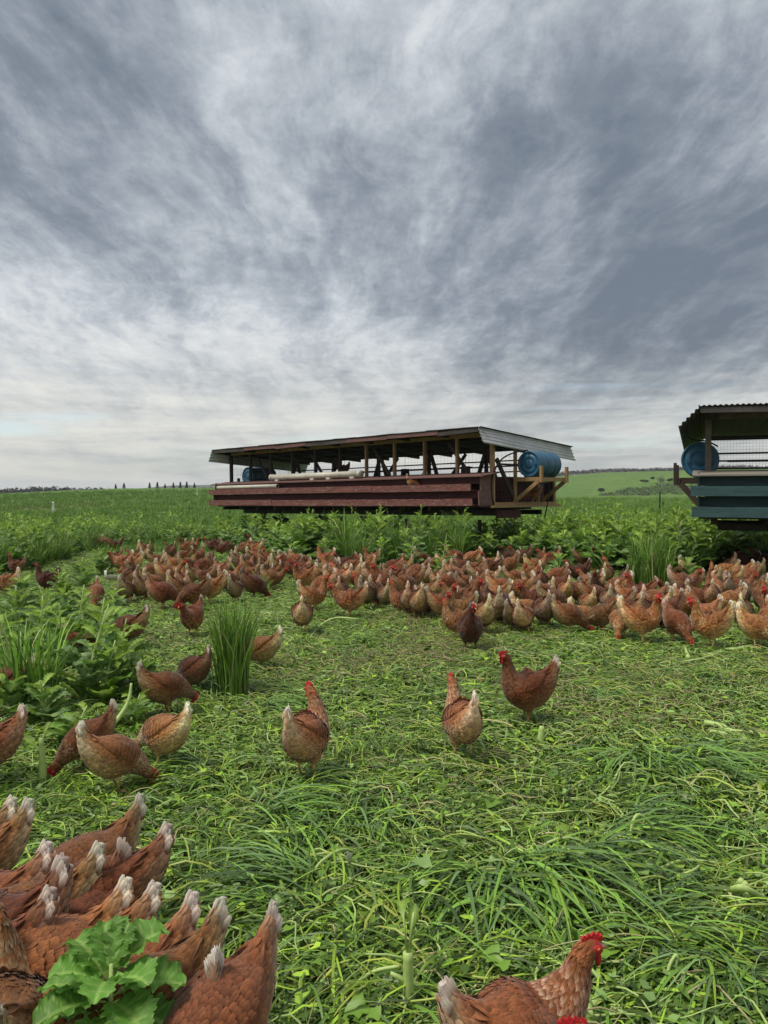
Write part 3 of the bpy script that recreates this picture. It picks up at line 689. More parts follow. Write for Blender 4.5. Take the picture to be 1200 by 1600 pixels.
def feathers(m, base, d, nrm, L, W, col, lift, tipcol, r_, curl=.3):
    """each feather: a cupped blade of 9 points"""
    n = len(base); sd = np.cross(nrm, d); sd /= np.linalg.norm(sd, axis=1)[:, None]+1e-9
    st = np.array([0, .35, .72, 1.0]); wd = np.array([.35, .92, .95, .45]); up = np.array([0, .5, .8, 1.0])
    pts = []; cs = []
    for t, w, u in zip(st, wd, up):
        c0 = base+d*(L*t)[:, None]+nrm*(lift*u-curl*L*max(0, t-.6)**2)[:, None]
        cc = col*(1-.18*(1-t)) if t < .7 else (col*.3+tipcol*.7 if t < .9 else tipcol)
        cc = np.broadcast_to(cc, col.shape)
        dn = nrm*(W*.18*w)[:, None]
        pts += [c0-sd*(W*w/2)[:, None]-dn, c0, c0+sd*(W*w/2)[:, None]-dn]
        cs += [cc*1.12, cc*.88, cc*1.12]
    V = np.stack(pts, 1); Cc = np.stack(cs, 1); q = []
    for i in range(3):
        for j in range(2): q.append((i*3+j, i*3+j+1, i*3+j+4, i*3+j+3))
    Q = (np.arange(n)*12)[:, None, None]+np.array(q)[None]
    m.add(V.reshape(-1, 3), quads=Q.reshape(-1, 4), col=Cc.reshape(-1, 3))

def hen_parts(pose, yaw, lod, seed):
    """returns [(name, mesh, [sub parts])] for one pose"""
    r_ = np.random.default_rng(seed); sp = Spine(pose, yaw, 5 if lod == 0 else 3)
    seg = 18 if lod == 0 else 10; out = {}
    # body: one continuous surface
    m = M(); n = len(sp.f); th = np.arange(seg)*2*math.pi/seg
    A = np.repeat(sp.arc, seg); TH = np.tile(th, n); V = sp.surf(A, TH); FF = np.repeat(sp.f, seg)
    c = tint(FF, np.sin(TH), r_)*.8; face = sstep(10.9, 11.6, FF)[:, None]; c = c*(1-face)+REDC*.8*face
    q = [(i*seg+j, i*seg+(j+1) % seg, (i+1)*seg+(j+1) % seg, (i+1)*seg+j) for i in range(n-1) for j in range(seg)]
    k = len(V); V = np.concatenate([V, sp.P[:1], sp.P[-1:]]); c = np.concatenate([c, c[:1], c[-1:]])
    t = [(k, (j+1) % seg, j) for j in range(seg)]+[(k+1, (n-1)*seg+j, (n-1)*seg+(j+1) % seg) for j in range(seg)]
    m.add(V, quads=np.array(q)[:, ::-1], tris=np.array(t)[:, ::-1], col=c); out['body'] = m.mesh('hen_body', m_feather)
    # plumage laid over it in overlapping rows
    m = M(); sc = 1.0 if lod == 0 else 1.75
    a = np.interp(1.3, sp.f, sp.arc); a1 = np.interp(10.9, sp.f, sp.arc); row = 0
    while a < a1:
        P, T, U, S, rv, rw, f = [np.array(x) for x in sp.at(np.array([a]))]
        f0 = float(f[0]); neck = float(sstep(6.8, 8.6, f0))
        L = (.027*(1-neck)+.032*neck)*(1+.25*float(sstep(3.5, 2, f0)))*(1 if lod == 0 else 1.45); Wd = (.0165*(1-neck)+.0085*neck)*sc
        if f0 > 9.5: L *= .62; Wd *= .8
        circ = math.pi*(float(rv[0])+float(rw[0])); k = max(6, int(circ/(Wd*.74)))
        th = (np.arange(k)+.5*(row % 2)+r_.uniform(-.22, .22, k))*2*math.pi/k
        aa = np.full(k, a)+r_.uniform(-.004, .004, k)
        p = sp.surf(aa, th, .001); p2 = sp.surf(np.maximum(aa-.006, 0), th, .001); p3 = sp.surf(aa, th+.05, .001)
        d = p2-p; keep = np.linalg.norm(d, axis=1) > .0030; d /= np.linalg.norm(d, axis=1)[:, None]+1e-9
        keep |= (f0 < 5.5)
        nr = np.cross(p3-p, d); nr /= np.linalg.norm(nr, axis=1)[:, None]+1e-9
        cen = sp.at(aa)[0]; sg = np.sign(np.sum(nr*(p-cen), axis=1))[:, None]; nr *= sg
        d = d+np.cross(nr, d)*r_.normal(0, .13, (k, 1)); d /= np.linalg.norm(d, axis=1)[:, None]
        col = tint(np.full(k, f0), np.sin(th), r_)
        tip = col*1.15+BUFF*.10
        if 6.8 < f0 < 9.8:
            w = np.clip(r_.normal(.58 if lod == 0 else .22, .2, (k, 1)), 0, 1); tip = col*(1-w)+PALE*w; 
        fluff = np.clip(-np.sin(th), 0, 1)*(f0 < 6)
        Lk = np.full(k, L)
        if not keep.all():
            Lk = np.where(keep, Lk, .0005)
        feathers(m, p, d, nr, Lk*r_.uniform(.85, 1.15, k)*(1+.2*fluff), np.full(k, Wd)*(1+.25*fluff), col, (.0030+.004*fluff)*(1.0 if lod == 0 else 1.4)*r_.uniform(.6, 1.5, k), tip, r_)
        a += L*(.40 if lod == 0 else .46); row += 1
    out['plumage'] = m.mesh('hen_plumage', m_feather)
    # folded wings
    P, T, U, S, rv, rw, f = sp.at(np.interp(np.array([2.6, 5.9]), sp.f, sp.arc))
    for s_ in (1, -1):
        m = M(); nu, nv = (12, 7) if lod == 0 else (7, 5)
        uu = np.linspace(0, 1, nu); vv = np.linspace(-1, 1, nv); V = []; N = []
        a0 = np.interp(6.4, sp.f, sp.arc); a1_ = np.interp(2.15, sp.f, sp.arc)
        def wpt(u, v, off=0.0):
            hw = .50*np.sin(np.clip(u*1.0+.12, 0, 1)*math.pi)**.6*(1-.45*u)
            th0 = .34+.42*u; thv = th0+v*hw
            arc = a0+(a1_-a0)*u
            p = sp.surf(arc, thv if s_ > 0 else math.pi-thv, .001+.011*np.sqrt(np.maximum(0, 1-v*v))*np.sin(np.clip(u*.9, 0, 1)*math.pi)+off)
            return p
        UU, VV = np.meshgrid(uu, vv, indexing='ij'); Pw = wpt(UU.ravel(), VV.ravel())
        q = [(i*nv+j, i*nv+j+1, (i+1)*nv+j+1, (i+1)*nv+j) for i in range(nu-1) for j in range(nv-1)]
        m.add(Pw, quads=q, col=DEEP*.9)
        rows_ = 13 if lod == 0 else 5
        for i in range(rows_):
            u = i/(rows_-1)*.86+.02; k = (9 if lod == 0 else 4); v = np.linspace(-.82, .82, k)+r_.uniform(-.06, .06, k)+(.08 if i % 2 else -.08)
            uvec = np.full(k, u); p = wpt(uvec, v, .001); p2 = wpt(uvec+.05, v, .001); p3 = wpt(uvec, v+.05, .001)
            d = p2-p; d /= np.linalg.norm(d, axis=1)[:, None]; nr = np.cross(p3-p, d); nr /= np.linalg.norm(nr, axis=1)[:, None]
            cen = sp.at(np.full(k, a0+(a1_-a0)*u))[0]; nr *= np.sign(np.sum(nr*(p-cen), axis=1))[:, None]
            Lf = .028+.034*max(0, u-.35)/.6; Wf = .0165 if lod == 0 else .032
            col = (RUST*.55+DEEP*.45)*r_.uniform(.8, 1.2, (k, 1)); tip = col*1.1+BUFF*(.06+.18*(u > .75))
            feathers(m, p, d, nr, np.full(k, Lf)*r_.uniform(.9, 1.1, k)*(1 if lod == 0 else 1.3), np.full(k, Wf), col, .005*r_.uniform(.6, 1.4, k), tip, r_, curl=.1)
        out['wing%d' % (s_ > 0)] = m.mesh('hen_wing', m_feather)
    # tail: a tent of long feathers with white ends
    m = M(); nt_ = 7 if lod == 0 else 4
    P, T, U, S, rv, rw, f = [x[0] for x in sp.at(np.interp(np.array([1.9]), sp.f, sp.arc))]
    tip = sp.P[0]; ax = tip-P; ax /= np.linalg.norm(ax)
    for s_ in (1, -1):
        k = nt_; u = np.linspace(0, 1, k)
        base = P+np.outer((1-u)*.020-.012, U)+np.outer(.004+u*.011, S)*s_+ax*.006
        dd = ax+np.outer((1-u)*.10-.13*u, U)+s_*np.outer(.01+.07*u, S)+r_.normal(0, .035, (k, 3)); dd /= np.linalg.norm(dd, axis=1)[:, None]
        nr = np.tile(S*s_, (k, 1))+U*.30; nr -= dd*np.sum(nr*dd, axis=1)[:, None]; nr /= np.linalg.norm(nr, axis=1)[:, None]
        col = np.tile(RUST*.60+BUFF*.30, (k, 1))*r_.uniform(.8, 1.1, (k, 1)); w = r_.uniform(.7, 1, (k, 1)); tc_ = WHITE*w+BUFF*(1-w)
        feathers(m, base+ax*.004, dd, nr, (.074-.022*u)*r_.uniform(.92, 1.08, k), np.full(k, .019 if lod == 0 else .030), col, .002*np.ones(k), tc_*1.05, r_, curl=.06)
        b2 = base+ax*.006+dd*(.038-.015*u)[:, None]-nr*.003
        feathers(m, b2, dd, nr, (.044-.010*u)*r_.uniform(.85, 1.1, k), np.full(k, .014 if lod == 0 else .024), tc_*.9, .001*np.ones(k), WHITE*np.ones((k, 1)), r_, curl=.04)
    out['tail'] = m.mesh('hen_tail', m_tail)
    # head furniture in the head's own frame
    P, T, U, S, rv, rw, f = [x[0] for x in sp.at(np.interp(np.array([11.2]), sp.f, sp.arc))]
    if pose in ('alert', 'walk'):
        T = T*np.array((1, 1, 0)); T /= np.linalg.norm(T); T = T+np.array((0, 0, -.14)); T /= np.linalg.norm(T); U = np.cross(T, S); U *= np.sign(U[2]) if abs(U[2]) > .1 else 1
    def loc(x, y, z): return P+T*x+S*y+U*z
    m = M(); prof = [(a_, .018+(b_-.018)*.66) for a_, b_ in [(-.026, .018), (-.030, .030), (-.022, .040), (-.018, .031), (-.010, .047), (-.005, .034), (.003, .050), (.008, .035), (.015, .046), (.018, .031), (.024, .036), (.026, .022), (.024, .012)]]
    v = []
    for y in (-.003, .003): v += [loc(-.002, y*1.5, .014)]+[loc(a_, y*(1.4 if b_ < .03 else .6), b_) for a_, b_ in prof]
    k = len(prof); tr = [(0, i+1, i+2) for i in range(k-1)]+[(k+1, k+1+i+2, k+1+i+1) for i in range(k-1)]
    qd = [(i+1, k+1+i+1, k+1+i+2, i+2) for i in range(k-1)]
    m.add(v, quads=qd, tris=tr, col=REDC); out['comb'] = m.mesh('hen_comb', m_skin, smooth=False)
    for s_ in (1, -1):
        m = M(); c0 = loc(.012, .010*s_, -.024); m.blob((0, 0, 0), (1, 1, 1), REDC*.92, seg=8, rings=6); V = m.V[0]
        m.V[0] = c0+np.outer(V[:, 0]*.0085, T)+np.outer(V[:, 1]*.0042, S)+np.outer(V[:, 2]*.0165, U); 
        b = len(m.V[0]); m.blob((0, 0, 0), (1, 1, 1), REDC, seg=8, rings=5); V = m.V[1]; c1 = loc(.004, .0165*s_, .002); m.V[1] = c1+np.outer(V[:, 0]*.0165, T)+np.outer(V[:, 1]*.005, S)+np.outer(V[:, 2]*.0125, U)
        out['wattle%d' % (s_ > 0)] = m.mesh('hen_wattle', m_skin)
    m = M(); m.tube([loc(.015, 0, .002), loc(.030, 0, 0), loc(.040, 0, -.005), loc(.045, 0, -.010)], [.0085, .0062, .0034, .0007], seg=8); out['beak'] = m.mesh('hen_beak', m_beak)
    for s_ in (1, -1):
        m = M(); e = loc(.006, .0205*s_, .0065); m.blob(e, (.0042, .0042, .0042), (.45, .14, .02), seg=8, rings=6); e2 = loc(.0066, .0235*s_, .0068); m.blob(e2, (.0022, .0022, .0022), (.01, .008, .006), seg=6, rings=5)
        out['eye%d' % (s_ > 0)] = m.mesh('hen_eye', m_eye)
    # legs
    YEL = np.array((.62, .43, .17))
    for s_ in (1, -1):
        m = M(); sx = .012+(.03*s_ if pose == 'walk' else .008*s_); y = .042*s_
        hipz = .165
        m.tube([(-.005, y*.9, hipz), (.000, y, .135), (-.004, y, .108), (-.008, y, .088)], [.046, .040, .022, .0085], (RUST+BUFF)/2*.8, seg=10)
        k = 16 if lod == 0 else 8
        for (zz, rr) in ((.150, .044), (.130, .037), (.112, .024)):
            t_ = np.arange(k)*2*math.pi/k+r_.uniform(0, .3, k); nr = np.stack([np.cos(t_), np.sin(t_), 0*t_], 1)
            b_ = np.stack([-.003+rr*np.cos(t_), y+rr*np.sin(t_), np.full(k, zz)], 1)
            dd = np.tile((0, 0, -1.), (k, 1))-nr*.35; dd /= np.linalg.norm(dd, axis=1)[:, None]
            feathers(m, b_, dd, nr, np.full(k, .030), np.full(k, .02), np.tile((RUST*.5+BUFF*.45), (k, 1))*r_.uniform(.8, 1.2, (k, 1)), .003*np.ones(k), np.tile(BUFF, (k, 1)), r_)
        m.tube([(-.008, y, .092), (-.006+sx*.3, y, .05), (sx-.004, y, .012)], [.0078, .0062, .0066], YEL, seg=7)
        for (dx, dy, L2) in ((1, 0, .048), (.85, .55, .040), (.85, -.55, .040), (-1, .1, .022)):
            e = (sx+dx*L2, y+dy*L2, .004); mid = (sx+dx*L2*.5, y+dy*L2*.5, .011)
            m.tube([(sx-.003, y, .013), mid, e], [.0055, .0045, .002], YEL*.95, seg=5)
        out['leg%d' % (s_ > 0)] = m.mesh('hen_leg', m_feather)
    return out

HEN_CACHE = {}
def hen_kit(pose, yaw, lod, var):
    key = (pose, yaw, lod, var)
    if key not in HEN_CACHE: HEN_CACHE[key] = hen_parts(pose, yaw, lod, hash((list(POSES).index(pose), yaw, lod, var)) % 9999)
    return HEN_CACHE[key]
SHADES = {'n': (1.0, .96, .90), 'd': (.60, .50, .46), 'v': (.36, .27, .25), 'r': (.60, .42, .36), 'l': (1.22, 1.30, 1.25), 'o': (1.12, 1.08, .95), 'b': (.78, .84, .90)}
HENS = []
def hen(x, y, heading, pose='walk', yaw=0, shade='n', scale=1.0, label=None, z=None, lod=None, pitch=0.0):
    d = math.hypot(x, y)
    if lod is None: lod = 0 if d < 6.2 else 1
    kit = hen_kit(pose, yaw, lod, rnd.choice((0, 1)) if lod else 0)
    root = bpy.data.objects.new('hen', kit['body']); COL.objects.link(root)
    zz = (h1(x, y)+.066) if z is None else z
    root.location = (x, y, zz); root.rotation_euler = (rnd.uniform(-.04, .04), rnd.uniform(-.05, .05)+pitch, R(heading)); root.scale = (scale,)*3
    s = SHADES[shade]; j = rnd.uniform(.74, 1.24); root.color = (s[0]*j, s[1]*j*rnd.uniform(.90, 1.10), s[2]*j, 1)
    parts = ['plumage', 'tail', 'comb', 'leg0', 'leg1'] if lod else ['plumage', 'wing0', 'wing1', 'tail', 'comb', 'wattle0', 'wattle1', 'beak', 'eye0', 'eye1', 'leg0', 'leg1']
    if lod: parts += ['wing0', 'wing1']
    if lod and d < 11: parts += ['wattle0', 'wattle1', 'beak']
    tw = rnd.choice((1, 1, 1, .92, .75, .5)) if lod else 1.05
    for p in parts:
        c = bpy.data.objects.new(p.rstrip('01'), kit[p]); COL.objects.link(c); c.parent = root
        c.color = root.color if p != 'tail' else tuple((.3*q+.80)*tw for q in root.color)
        if p == 'plumage': c['kind'] = 'stuff'
    root['category'] = 'hen'; root['group'] = 'brown hens foraging in the field'
    if label: root['label'] = label
    HENS.append((root, x, y, heading, pose, shade, label)); return root

# ------------------------------------------------------------------ plants
G_DARK = np.array((.058, .118, .020)); G_MID = np.array((.125, .235, .032)); G_BLUE = np.array((.145, .235, .085)); G_LIGHT = np.array((.250, .400, .045)); G_YEL = np.array((.420, .500, .100)); STEMC = np.array((.48, .62, .20)); STRAW = np.array((.56, .50, .24))

def leaf_blade(m, base, az, elev, length, width, droop, col, r_, nt=11, petiole=.30, lobes=3.0, ruffle=.05, fine=False):
    ts = np.linspace(0, 1, nt); e = elev-droop*ts**1.3; dl = length/(nt-1)
    az_t = az+r_.normal(0, .25)*ts
    dx = np.cos(e)*np.cos(az_t); dy = np.cos(e)*np.sin(az_t); dz = np.sin(e)
    D = np.stack([dx, dy, dz], 1); P = np.array(base)+np.concatenate([[(0, 0, 0)], np.cumsum((D[:-1]+D[1:])/2*dl, axis=0)])
    S = np.stack([-np.sin(az_t), np.cos(az_t), 0*ts], 1); N = np.cross(D, S)*-1; N *= np.sign(N[:, 2:3]+1e-6)*np.where(np.abs(N[:, 2:3]) < .02, 1, 1)
    tt = np.clip((ts-petiole)/(1-petiole), 0, 1)
    prof = np.sin(np.pi*np.clip(tt*.95+.03, 0, 1)**1.22)**.60
    ph = r_.uniform(0, 1)
    w = width/2*np.where(ts < petiole, .07+.38*(np.abs(np.sin(ts/petiole*math.pi*2))*(ts/petiole)**2 if petiole > 0 else 0), np.maximum(prof, .05))
    lob = 1-(.40 if not fine else .26)*(0.5+.5*np.cos((tt*lobes+ph)*2*math.pi))*(ts >= petiole)
    if fine: lob = lob*(1-.10*np.sin(tt*lobes*math.pi*6.3+ph*9))
    V = []; C = []; js = np.array([-1, -.55, 0, .55, 1.]) if not fine else np.array([-1, -.86, -.62, -.38, -.16, -.05, .05, .16, .38, .62, .86, 1.]); nj = len(js)
    tone = r_.uniform(.85, 1.15)
    for j in js:
        wj = w*(1+(lob-1)*max(0, abs(j)-.3)/.7) if fine else w*(lob if abs(j) == 1 else 1)
        if fine:
            zz = np.abs(j)*w*.35+ruffle*length*(np.sin(ts*31+(7 if j > 0 else 2)+ph*6)*max(0, abs(j)-.35)*1.2+np.sin(ts*63+(3 if j > 0 else 5))*max(0, abs(j)-.6)*.9+r_.normal(0, .05, nt))*(ts > petiole*.8)
            zz = zz+.012*length*np.abs(np.sin((ts*6.5-abs(j)*.9)*math.pi))*(.2+abs(j))*(ts > petiole)
        else: zz = np.abs(j)*w*.28+ruffle*length*r_.normal(0, .5 if abs(j) == 1 else .2, nt)*(ts > petiole*.8)
        V.append(P+S*(wj*j)[:, None]*1.0+N*zz[:, None])
        cc = np.tile(col*tone*(1.0 if abs(j) > .1 else 1.25), (nt, 1))*r_.uniform(.92, 1.08, (nt, 1))
        if fine:
            vein = np.abs(np.sin((ts*6.5-abs(j)*.9)*math.pi)) < .22; cc = np.where(vein[:, None], cc*.55+STEMC*.42, cc)
        if abs(j) < .1: cc = cc*.6+STEMC*.4
        cc[ts < petiole] = STEMC*.8
        C.append(cc)
    V = np.stack(V, 1).reshape(-1, 3); C = np.stack(C, 1).reshape(-1, 3)
    q = [(i*nj+j, i*nj+j+1, (i+1)*nj+j+1, (i+1)*nj+j) for i in range(nt-1) for j in range(nj-1)]
    m.add(V, quads=q, col=C)
    return P[-1]

def plant_leaves(h, spread, n, r_, big=.32, light=.0):
    """leaf settings for a bolting radish: long lobed leaves low, smaller ones up the stem"""
    out = []
    for i in range(n):
        f = i/(n-1); az = i*2.4+r_.uniform(-.5, .5); z = .02+h*.78*f**1.15
        L = big*(1.1-.60*f)*r_.uniform(.8, 1.2); el = r_.uniform(.85, 1.25)-.25*f; dr = r_.uniform(.7, 1.5)-.3*f
        u = r_.random(); col = (G_MID*1.05 if u < .40 else G_BLUE*1.15 if u < .82 else G_DARK*1.5)
        if f > .75 or r_.random() < light: col = G_LIGHT*.85
        out.append((z, az, el, L, L*r_.uniform(.56, .80), dr, col*r_.uniform(.8, 1.2)))
    return out
def stem_curve(h, lean, az, r_, n=7):
    t = np.linspace(0, 1, n); return np.stack([np.cos(az)*lean*t**1.6, np.sin(az)*lean*t**1.6, h*t], 1)
def crop_variant(seed, h, n, big):
    r_ = np.random.default_rng(seed); m = M(); az = r_.uniform(0, 6.28); C_ = stem_curve(h, .16*h, az, r_)
    m.tube([tuple(p) for p in C_], np.linspace(.011, .003, len(C_)), STEMC*.75, seg=5)
    for (z, a, el, L, W_, dr, col) in plant_leaves(h, .3, n, r_, big):
        p = np.array([np.interp(z, C_[:, 2], C_[:, i]) for i in range(3)])
        leaf_blade(m, p, a, el, L, W_, dr, col, r_, nt=12, lobes=3.6)
    for k in range(5):   # bolting top sprigs
        a = r_.uniform(0, 6.28); z = h*r_.uniform(.8, 1); p = np.array([np.interp(z, C_[:, 2], C_[:, i]) for i in range(3)])
        leaf_blade(m, p, a, r_.uniform(.9, 1.4), .09, .035, .8, G_LIGHT*.8, r_, nt=6, petiole=.1, lobes=1)
    return m.build('radish_clump', [m_leaf], link=False)

def grass_tuft_mesh(n, h, rad, r_, tone=None, droop=1.0, w=.008, k=6, spread=.35):
    m = M(); t = np.linspace(0, 1, k)
    az = r_.uniform(0, 6.28, n); L = h*r_.uniform(.55, 1.1, n); out = np.abs(r_.normal(0, spread, n)); tilt0 = out*.6
    dr = droop*r_.uniform(.2, 1.5, n)
    e = (math.pi/2-tilt0)[:, None]-dr[:, None]*t[None]**2.0
    D = np.stack([np.cos(e)*np.cos(az)[:, None], np.cos(e)*np.sin(az)[:, None], np.sin(e)], -1)*(L/(k-1))[:, None, None]
    P = np.cumsum(D, 1)-D; r0 = rad*np.sqrt(r_.random(n)); a0 = r_.uniform(0, 6.28, n)
    P = P+np.stack([r0*np.cos(a0), r0*np.sin(a0), 0*r0], -1)[:, None]
    P[..., 2] = np.maximum(P[..., 2], .006)
    W_ = w*r_.uniform(.6, 1.3, n)[:, None]*np.array([.8, 1, 1, .85, .55, .1])[None, :k] if k == 6 else w*r_.uniform(.6, 1.3, n)[:, None]*np.linspace(1, .12, k)[None]
    a2 = az+r_.normal(0, .6, n)+math.pi/2; S = np.stack([np.cos(a2), np.sin(a2), 0*a2], -1)
    u = r_.random((n, 1)); col = G_DARK*(1-u)+G_MID*u*1.1+G_LIGHT*.45*(r_.random((n, 1)) < .25)
    if tone is not None: col = col*tone
    col = np.where(r_.random((n, 1)) < .05, STRAW*.9, col)
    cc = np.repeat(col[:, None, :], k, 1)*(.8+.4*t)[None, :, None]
    m.ribbons(P, W_, S, cc); return m

def litter_patch(seed, kind):
    """one square metre of trampled, chopped cover crop lying every way"""
    r_ = np.random.default_rng(seed); m = M()
    ph = r_.uniform(0, 6.28, 6)
    def field(x, y): return ph[0]+1.5*np.sin(2.1*x+ph[1])+1.3*np.sin(2.4*y+ph[2])+.8*np.sin(4.2*(x+y)+ph[3])
    def spot(n): return r_.uniform(-.62, .62, (n, 2))
    # long grass blades combed into swaths
    n = {'blade': 1500, 'leaf': 480, 'mixed': 850, 'bare': 420}[kind]; k = 5; t = np.linspace(0, 1, k)
    xy = spot(n); a = field(xy[:, 0], xy[:, 1])+r_.normal(0, .38, n); L = r_.uniform(.06, .24, n); bend = r_.normal(0, .7, n)
    aa = a[:, None]+bend[:, None]*t; D = np.stack([np.cos(aa), np.sin(aa), 0*aa], -1)*(L/(k-1))[:, None, None]; P = np.cumsum(D, 1)-D
    P[..., 0] += xy[:, :1]; P[..., 1] += xy[:, 1:]
    lay = r_.random(n)**1.2*.060; P[..., 2] = lay[:, None]+np.sin(t*math.pi)[None]*(L*r_.uniform(.02, .22, n))[:, None]+.004
    W_ = r_.uniform(.0035, .0085, n)[:, None]*np.array([.7, 1, 1, .8, .2])[None]
    S = np.stack([-np.sin(aa), np.cos(aa), r_.normal(0, .45, (n, 1))+0*aa], -1); S /= np.linalg.norm(S, axis=-1, keepdims=True)
    u = r_.random((n, 1)); col = G_DARK*1.1*(1-u)+(G_MID*1.15)*u; v = r_.random((n, 1)); col = np.where(v < .22, G_LIGHT*.9, col); col = np.where(v > .95, G_YEL*.8, col); col = np.where((v > .80) & (v < .90), G_BLUE*1.1, col)
    m.ribbons(P, W_, S, col*r_.uniform(.30, 1.30, (n, 1))**1.0*r_.uniform(.8, 1.7, (n, 1))*np.array((1.03, 1, .78)))
    # torn leaf pieces: rough-edged fans
    n = {'blade': 800, 'leaf': 2100, 'mixed': 1500, 'bare': 420}[kind]; xy = spot(n); K = 9
    rad = r_.uniform(.006, .021, n)*np.where(r_.random(n) < .06, 1.7, 1); th = np.arange(K)*2*math.pi/K
    rr = rad[:, None]*(1+.42*np.cos(th*r_.integers(2, 5, n)[:, None]+r_.uniform(0, 6, (n, 1))))*r_.uniform(.75, 1.2, (n, K)); asp = r_.uniform(.4, 1.0, n)
    lx = rr*np.cos(th); ly = rr*np.sin(th)*asp[:, None]; lz = (lx**2)*r_.normal(0, 14, (n, 1))+(ly**2)*r_.normal(0, 14, (n, 1))
    az = r_.uniform(0, 6.28, n); tx = r_.normal(0, .42, n); ca, sa = np.cos(az)[:, None], np.sin(az)[:, None]; ct, st = np.cos(tx)[:, None], np.sin(tx)[:, None]
    y2 = ly*ct-lz*st; z2 = ly*st+lz*ct; X = lx*ca-y2*sa; Y = lx*sa+y2*ca
    c0 = np.stack([xy[:, 0], xy[:, 1], .014+r_.random(n)*.060], -1)
    V = np.concatenate([c0[:, None, :], c0[:, None, :]+np.stack([X, Y, z2], -1)], 1); V[..., 2] = np.maximum(V[..., 2], .003)
    i = (np.arange(n)*(K+1))[:, None]; j = np.arange(K)[None]; T = np.stack([i+0*j, i+1+j, i+1+(j+1) % K], -1)
    v = r_.random((n, 1)); col = np.where(v < .35, G_MID, np.where(v < .62, G_LIGHT*.85, np.where(v < .86, G_BLUE*1.15, G_DARK*1.5)))*r_.uniform(.30, 1.35, (n, 1))*r_.uniform(.85, 1.7, (n, 1))*np.array((1.03, 1, .78))
    m.add(V.reshape(-1, 3), tris=T.reshape(-1, 3), col=np.repeat(col, K+1, 0))
    # pale bent stems
    n = {'blade': 150, 'leaf': 260, 'mixed': 270, 'bare': 620}[kind]; k = 6; t = np.linspace(0, 1, k); xy = spot(n); a = r_.uniform(0, 6.28, n); bend = r_.normal(0, 1.3, n)
    L = r_.uniform(.04, .21, n); aa = a[:, None]+bend[:, None]*t+.5*np.sin(t*5+a[:, None]); D = np.stack([np.cos(aa), np.sin(aa), 0*aa], -1)*(L/(k-1))[:, None, None]; P = np.cumsum(D, 1)-D
    P[..., 0] += xy[:, :1]; P[..., 1] += xy[:, 1:]; P[..., 2] = (.025+r_.random(n)*.04)[:, None]+np.sin(t*math.pi)[None]*(L*r_.uniform(0, .25, n))[:, None]
    rad = r_.uniform(.0012, .0036, n)*np.where(r_.random(n) < .10, 1.7, 1); v = r_.random((n, 1)); col = np.where(v < .60, STEMC, np.where(v < .90, G_YEL, STRAW))*r_.uniform(.6, 1.15, (n, 1))
    if kind == 'bare': col = np.where(v < .6, STRAW*.55, col*.8)
    m.tubes(P, rad[:, None]*np.linspace(1.1, .7, k)[None], col, seg=4)
    return m.build('litter', [m_grass], link=False)

def swath_mesh(seed, n=330, L0=.30):
    """a clump of grass pushed over so its blades fan out and hang down"""
    r_ = np.random.default_rng(seed); m = M(); k = 7; t = np.linspace(0, 1, k)
    az = r_.normal(0, .62, n); L = L0*r_.uniform(.5, 1.15, n); e = r_.uniform(.35, 1.0, n)[:, None]-(r_.uniform(1.2, 2.0, n))[:, None]*t[None]**.8
    az_t = az[:, None]+r_.normal(0, .35, (n, 1))*t
    D = np.stack([np.cos(e)*np.cos(az_t), np.cos(e)*np.sin(az_t), np.sin(e)], -1)*(L/(k-1))[:, None, None]; P = np.cumsum(D, 1)-D
    P[..., 0] += r_.normal(0, .05, (n, 1)); P[..., 1] += r_.normal(0, .12, (n, 1)); P[..., 2] += .03
    P[..., 2] = np.maximum(P[..., 2], .008+r_.random((n, 1))*.03)
    W_ = r_.uniform(.005, .011, n)[:, None]*np.array([.7, 1, 1, 1, .8, .55, .1])[None]
    S = np.stack([-np.sin(az_t), np.cos(az_t), r_.normal(0, .3, (n, 1))+0*az_t], -1); S /= np.linalg.norm(S, axis=-1, keepdims=True)
    u = r_.random((n, 1)); col = G_DARK*1.4*(1-u)+G_BLUE*1.25*u; v = r_.random((n, 1)); col = np.where(v < .38, G_MID*1.4, col); col = np.where(v > .85, G_LIGHT*1.1, col)
    m.ribbons(P, W_, S, col*r_.uniform(.35, 1.5, (n, 1))); return m

